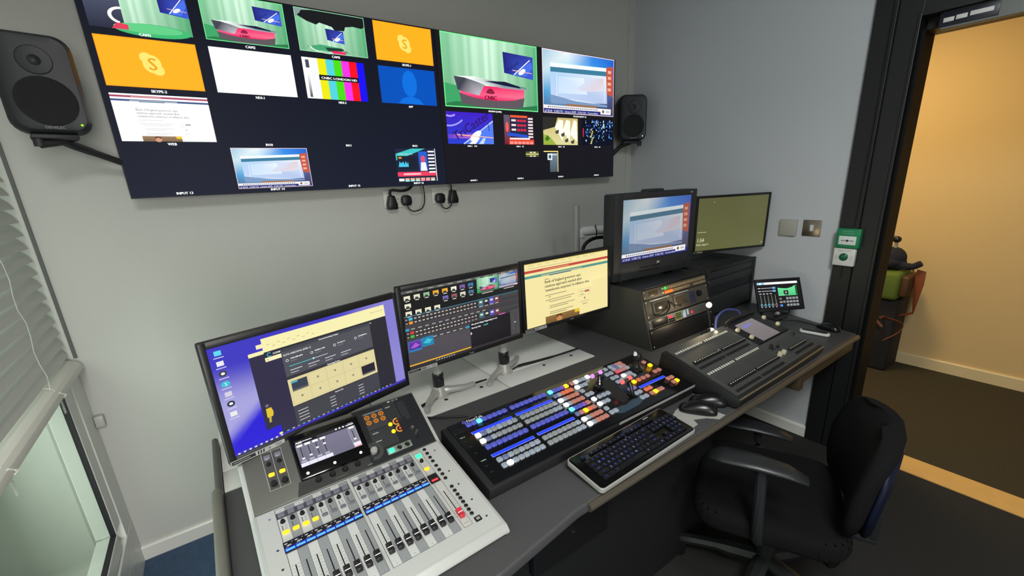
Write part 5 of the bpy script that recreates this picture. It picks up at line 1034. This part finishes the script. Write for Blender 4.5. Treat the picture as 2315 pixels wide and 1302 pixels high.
# ================================================================== TOUCH SCREEN ON STAND
def touch(c, w, h):
    c.rect(0, 0, w, h, S(12, 8, 12)); c.rect(.0, h - .016, w - .002, .012, WH); c.rect(0, h - .016, .015, .011, S(140, 215, 235)); c.rect(.024, h - .016, .018, .011, S(150, 200, 240))
    for y in (.110, .094): c.rect(.004, y, .014, .003, WH); c.rect(.022, y, .062, .003, S(190, 190, 190)); c.rect(.084, y - .004, .016, .010, S(110, 180, 240))
    for k in range(4): c.rect(.008 + k * .019, .080, .011, .003, WH)
    for k in range(5):
        x = .012 + k * .020; q = S(120, 170, 190) if k < 4 else S(180, 110, 90); c.rect(x, .022, .002, .052, S(160, 165, 160)); c.rect(x + .006, .03, .003, .022, S(40, 60, 40)); c.ell(x + .001, .020, .0065, .009, q); c.ell(x + .001, .018, .003, .005, S(16, 20, 24)); c.ell(x + .001, .010, .002, .002, WH)
    c.rect(.112, .066, .104, .054, S(80, 200, 130), S(120, 235, 160)); c.poly([(.112, .120), (.112, .110), (.14, .106), (.16, .104), (.19, .110), (.205, .118), (.216, .120)], S(16, 14, 18)); c.rect(.142, .076, .026, .018, S(14, 24, 24)); c.poly([(.146, .068), (.164, .068), (.168, .076), (.144, .076)], S(20, 40, 32)); c.ell(.155, .084, .005, .003, WH); c.line(.114, .069, .16, .073, .0015, S(200, 240, 215)); c.rect(.208, .068, .010, .050, S(20, 90, 30))
    for j in range(3):
        for k in range(4): c.rect(.150 + k * .0175 - (.0175 if j == 1 else 0) * .0, .046 - j * .018, .0145, .012, S(130, 134, 138)); c.rect(.153 + k * .0175, .048 - j * .018, .007, .006, S(165, 168, 170))
        c.rect(.113, .046 - j * .018, .014, .010, (S(120, 120, 120), S(150, 150, 130), S(70, 160, 245))[j])
    c.rect(.131, .028, .014, .012, S(130, 134, 138))
tb = monitor('touch_panel', 'small tilted touch screen with fader graphics and green picture, by the right wall', FM(2.260, 1.026, .793, -31.4, 65.4), .250, .171, (.008, .011, .234, .157), touch, None, .014, blk, False)
m = MB(); m.tube([(.125, .06, -.012), (.125, .03, -.05), (.125, -.01, -.050)], .010, 8); link('stand_neck', m.mesh('stand_neck', blk), tb)
ib = tb.matrix_world.inverted()
link('stand_base', MB().box(2.33, 2.43, .955, 1.055, .7402, .752, .004).mesh('stand_base', blk), tb, ib)
link('knob', MB().cyl((.10, -.012, -.02), (.118, -.012, -.02), .009).mesh('knob', alu), tb)
tag(link('panel_cable', MB().tube([(2.40, 1.03, .80), (2.47, 1.03, .81), (2.51, 1.00, .77), (2.52, .985, .745), (2.48, 1.0, .744)], .0028).mesh('panel_cable', cable_m)), 'thin black cable looping behind the small touch screen', 'cable')

# ================================================================== RIGHT WALL FITTINGS
t = thing('blank_wall_plate', 'pale grey blank wall plate beside the metal light switch', 'wall plate', TR(2.6, 1.079, 1.194))
link('plate', MB().box(-.016, 0, -.043, .043, -.043, .043, .003).mesh('plate', mat('plate_grey', S(168, 166, 158), .5)), t); [link('screw', MB().cyl((-.017, y_, .0), (-.015, y_, 0), .003, n=10).mesh('screw', gplas), t) for y_ in (.03, -.03)]
t = thing('light_switch', 'brushed metal light switch plate with a white rocker', 'light switch', TR(2.6, .966, 1.197))
link('plate', MB().box(-.006, 0, -.043, .043, -.042, .042, .002).mesh('plate', mat('brushed_steel', S(150, 140, 128), .3, metal=.9)), t); link('rocker', MB().box(-.011, -.005, -.008, .006, -.014, .016, .0015).mesh('rocker', wplas), t); link('rocker_surround', MB().box(-.0075, -.0055, -.011, .009, -.017, .019, .0008).mesh('rocker_surround', alu), t)
gm = mat('green_plastic', S(28, 128, 84), .35)
t = thing('emergency_release', 'green break-glass door release on the black door frame', 'call point', TR(2.578, .784, 1.160))
link('housing', MB().box(-.032, 0, -.050, .050, -.045, .050, .005).mesh('housing', gm), t)
C4 = Matrix(((0, 0, -1, -.0326), (-1, 0, 0, 0), (0, 1, 0, 0), (0, 0, 0, 1)))
link('glass_window', MB().box(-.0335, -.031, -.036, .036, -.028, .014, .001).mesh('glass_window', mat('white_card', S(215, 222, 218), .3)), t)
c = Canvas(); c.rect(-.026, -.0095, .014, .0032, S(16, 18, 18)); c.rect(.012, -.0095, .014, .0032, S(16, 18, 18)); c.ell(0, -.008, .0055, .0055, S(16, 18, 18)); c.poly([(-.012, -.008), (-.007, -.005), (-.007, -.011)], S(16, 18, 18)); c.poly([(.012, -.008), (.007, -.005), (.007, -.011)], S(16, 18, 18))
link('symbol', c.mesh('symbol', PAINT), t, Matrix.Translation((-.0012, 0, 0)) @ C4); c = Canvas(); c.text('EMERGENCY', 0, .034, .0085, S(120, 200, 165), 'c'); c.text('DOOR RELEASE', 0, .024, .0075, S(120, 200, 165), 'c'); link('lettering', c.mesh('lettering', PAINT), t, C4)
t = thing('exit_button', 'white plate with green push button under the green release box', 'button', TR(2.578, .790, 1.070))
link('plate', MB().box(-.024, 0, -.046, .046, -.045, .043, .004).mesh('plate', wplas), t); link('push_button', MB().ball((-.026, 0, 0), .019, (.45, 1, 1)).mesh('push_button', mat('dark_green_button', S(20, 92, 62), .3)), t)
c = Canvas()
for k in range(4): c.rect(-.036, .004 - k * .006, .010, .0014, S(150, 150, 150)); c.rect(.027, .004 - k * .006, .010, .0014, S(150, 150, 150))
c.text('PRESS TO EXIT', 0, .028, .0085, S(130, 132, 130), 'c'); link('lettering', c.mesh('lettering', PAINT), t, Matrix.Translation((.0080, 0, 0)) @ C4)
tag(link('conduit_cable', MB().tube([(2.576, .775, 1.22), (2.576, .770, 1.6), (2.576, .772, 2.4)], .003, 6, smooth=1).tube([(2.576, .795, 1.02), (2.576, .795, .96)], .003, 6, smooth=1).mesh('conduit_cable', cable_m)), 'thin black cable running up the door frame to the green box', 'cable')
t = thing('door_closer', 'grey door closer bar with white slots above the doorway', 'door closer', TR(2.632, .48, 2.058))
link('body', MB().box(-.03, .0, -.34, .13, -.035, .03, .004).mesh('body', mat('closer_grey', S(120, 124, 120), .4)), t)
link('cover', MB().box(-.036, -.028, -.035, .135, -.026, .026, .002).mesh('cover', mat('closer_dark', S(30, 32, 44), .35)), t)
for y0_, y1_, z in ((-.02, .045, .0), (.052, .085, -.002), (.09, .122, -.004)): link('label_slot', MB().box(-.0385, -.035, y0_, y1_, z - .008, z + .008, .001).mesh('label_slot', wplas), t)

# ================================================================== OFFICE CHAIR
fab = mat('chair_fabric_black', S(17, 17, 19), .95, spec=.15, bump=.5, bscale=700)
CH = TR(1.466, .543, 0) @ RZ(25.5)
ch = thing('office_chair', 'black office swivel chair with armrests pushed up to the desk', 'chair', CH)
navy = mat('chair_shell_navy', S(14, 18, 38), .5, spec=.2); chp = mat('chair_plastic', S(36, 38, 40), .38)
def loft(rings, m, name, closed=True, sub=1):
    b = bmesh.new(); rs = [[b.verts.new(p) for p in r_] for r_ in rings]; n = len(rings[0])
    for p, q in zip(rs, rs[1:]):
        for k in range(n): b.faces.new((p[k], p[(k + 1) % n], q[(k + 1) % n], q[k]))
    b.faces.new(rs[0]); b.faces.new(rs[-1][::-1]); bmesh.ops.recalc_face_normals(b, faces=b.faces)
    me = bpy.data.meshes.new(name); b.to_mesh(me); b.free(); me.materials.append(m)
    for p in me.polygons: p.use_smooth = True
    return me
def backring(z, hw, y, th, n=24, flat=3.2):
    out = []
    for k in range(n):
        a = 2 * math.pi * k / n; cx_ = abs(math.cos(a)) ** (2 / flat) * (1 if math.cos(a) > 0 else -1); sx_ = abs(math.sin(a)) ** (2 / flat) * (1 if math.sin(a) > 0 else -1)
        out.append((hw * cx_, y + th * sx_ + .045 * (cx_ * cx_), z))
    return [(p[0], p[1], .44 + (p[2] - .5) * .70) for p in out]
o = link('backrest', loft([backring(z, hw, y, th) for z, hw, y, th in ((.50, .15, -.225, .012), (.52, .20, -.225, .028), (.60, .225, -.225, .036), (.70, .235, -.23, .038), (.80, .225, -.245, .036), (.88, .212, -.262, .036), (.93, .180, -.275, .032), (.958, .135, -.282, .022), (.968, .08, -.283, .010))], fab, 'backrest'), ch)
link('back_shell', loft([backring(z, hw, y, th) for z, hw, y, th in ((.50, .14, -.262, .010), (.53, .20, -.264, .016), (.65, .222, -.266, .018), (.78, .215, -.280, .018), (.86, .17, -.295, .014), (.88, .10, -.300, .006))], navy, 'back_shell'), ch)
link('seat', MB().prism(rr(.48, .46, .09, -.24, -.21), .35, .43, bev=.03, seg=4).mesh('seat', fab), ch)
def armpad(x, z, y0_, y1_):
    m = MB(); pts = [(x, y0_, z - .02), (x, y0_ + .05, z - .004), (x, (y0_ + y1_) / 2, z + .004), (x, y1_ - .04, z + .004), (x, y1_, z - .004)]
    b = []
    for k, (px, py, pz) in enumerate(pts): w = (.022, .036, .042, .044, .028)[k]; b.append([(px + w * math.cos(a), py, pz + (.014 if k not in (0, 4) else .009) * math.sin(a)) for a in [2 * math.pi * j / 16 for j in range(16)]])
    return loft(b, chp, 'armrest_pad')
link('armrest_pad', armpad(-.245, .655, -.06, .205), ch); link('armrest_pad', armpad(.245, .50, -.06, .205), ch)
for s, z in ((-1, .64), (1, .485)): link('armrest_post', MB().tube([(s * .245, .06, z), (s * .25, .05, .42), (s * .20, .04, .345), (s * .08, .02, .34)], .017, 10).mesh('armrest_post', chp), ch)
link('back_stem', MB().box(-.04, .04, -.300, -.270, .33, .60, .008).box(-.04, .04, -.30, .0, .32, .345, .008).mesh('back_stem', chp), ch)
link('gas_column', MB().cyl((0, 0, .08), (0, 0, .35), .026).cyl((0, 0, .08), (0, 0, .25), .034).mesh('gas_column', chp), ch)
for k in range(5):
    a = R(72 * k + 20); link('base_leg', MB().tube([(0, 0, .10), (.16 * math.cos(a), .16 * math.sin(a), .095), (.30 * math.cos(a), .30 * math.sin(a), .075)], [.03, .022, .016], 8).mesh('base_leg', chp), ch)
    link('caster', MB().cyl((.30 * math.cos(a) - .02 * math.sin(a), .30 * math.sin(a) + .02 * math.cos(a), .029), (.30 * math.cos(a) + .02 * math.sin(a), .30 * math.sin(a) - .02 * math.cos(a), .029), .028).mesh('caster', blk), ch)

# ================================================================== KIT LEFT IN THE CORRIDOR
t = thing('equipment_case', 'tall black soft equipment case standing on the corridor floor', 'case', TR(4.04, .99, 0))
link('body', MB().box(-.10, .16, -.155, .17, 0, .555, .02, seg=3).mesh('body', mat('black_nylon', S(26, 25, 27), .8, bump=.3, bscale=300)), t)
link('carry_handle', MB().tube([(-.162, -.10, .36), (-.175, -.04, .42), (-.175, .04, .46), (-.162, .12, .47)], .010, 8).mesh('carry_handle', mat('handle_brown', S(120, 74, 60), .6)), t)
t = thing('storage_bag', 'lime green and brown bag with an orange strap, on top of the black case', 'bag', TR(4.03, 1.0, .556))
link('body', MB().box(-.14, .14, -.155, .17, .002, .205, .03, seg=3).mesh('body', mat('lime_fabric', S(88, 108, 34), .8, bump=.4, bscale=200, var=.15, vscale=20)), t)
link('side_pocket', MB().box(-.12, .12, -.205, -.150, .03, .185, .02, seg=3).mesh('side_pocket', mat('brown_leather', S(74, 46, 22), .6)), t)
link('strap', MB().prism([(-.258, .215), (-.208, .225), (-.205, .12), (-.222, -.02), (-.232, -.09), (-.240, -.09), (-.248, 0), (-.260, .12)], -.02, -.012, 'x', bev=.002).tube([(-.016, -.236, -.09), (-.03, -.17, -.12), (-.04, -.11, -.135), (-.15, -.09, -.13)], .008, 8).tube([(-.12, -.12, -.13), (-.06, -.20, -.17), (-.06, -.19, -.24), (-.12, -.12, -.31)], .004, 6).mesh('strap', mat('orange_webbing', S(124, 60, 22), .7)), t)
t = thing('folded_jacket', 'navy and grey jacket bundle on the green bag, one sleeve sticking out', 'jacket', TR(4.03, 1.0, .764))
m = MB(); m.ball((0, .0, .052), .14, (.8, 1.0, .40)); m.ball((.0, -.055, .080), .095, (.8, .85, .85)); m.ball((.0, .05, .08), .10, (.8, .9, .8)); m.tube([(-.02, -.06, .05), (-.03, -.13, .035), (-.03, -.18, .035), (-.03, -.225, .065)], [.04, .026, .022, .020], 10)
link('bundle', m.mesh('bundle', mat('navy_cloth', S(24, 28, 42), .9, bump=.5, bscale=60)), t)
link('toggle', MB().cyl((-.03, -.19, .02), (-.03, -.19, -.03), .005).mesh('toggle', mat('toggle_brown', S(110, 70, 30), .6)), t)
t = thing('tripod_head', 'black camera grip knob poking up out of the navy jacket', 'tripod head', TR(4.02, .938, .905))
link('shaft', MB().cyl((0, 0, .001), (0, 0, .06), .011, n=12).mesh('shaft', alu), t); link('knob', MB().ball((0, 0, .075), .026, (1, 1, .9)).cyl((-.01, .0, .085), (-.01, .03, .09), .014).mesh('knob', blk), t)
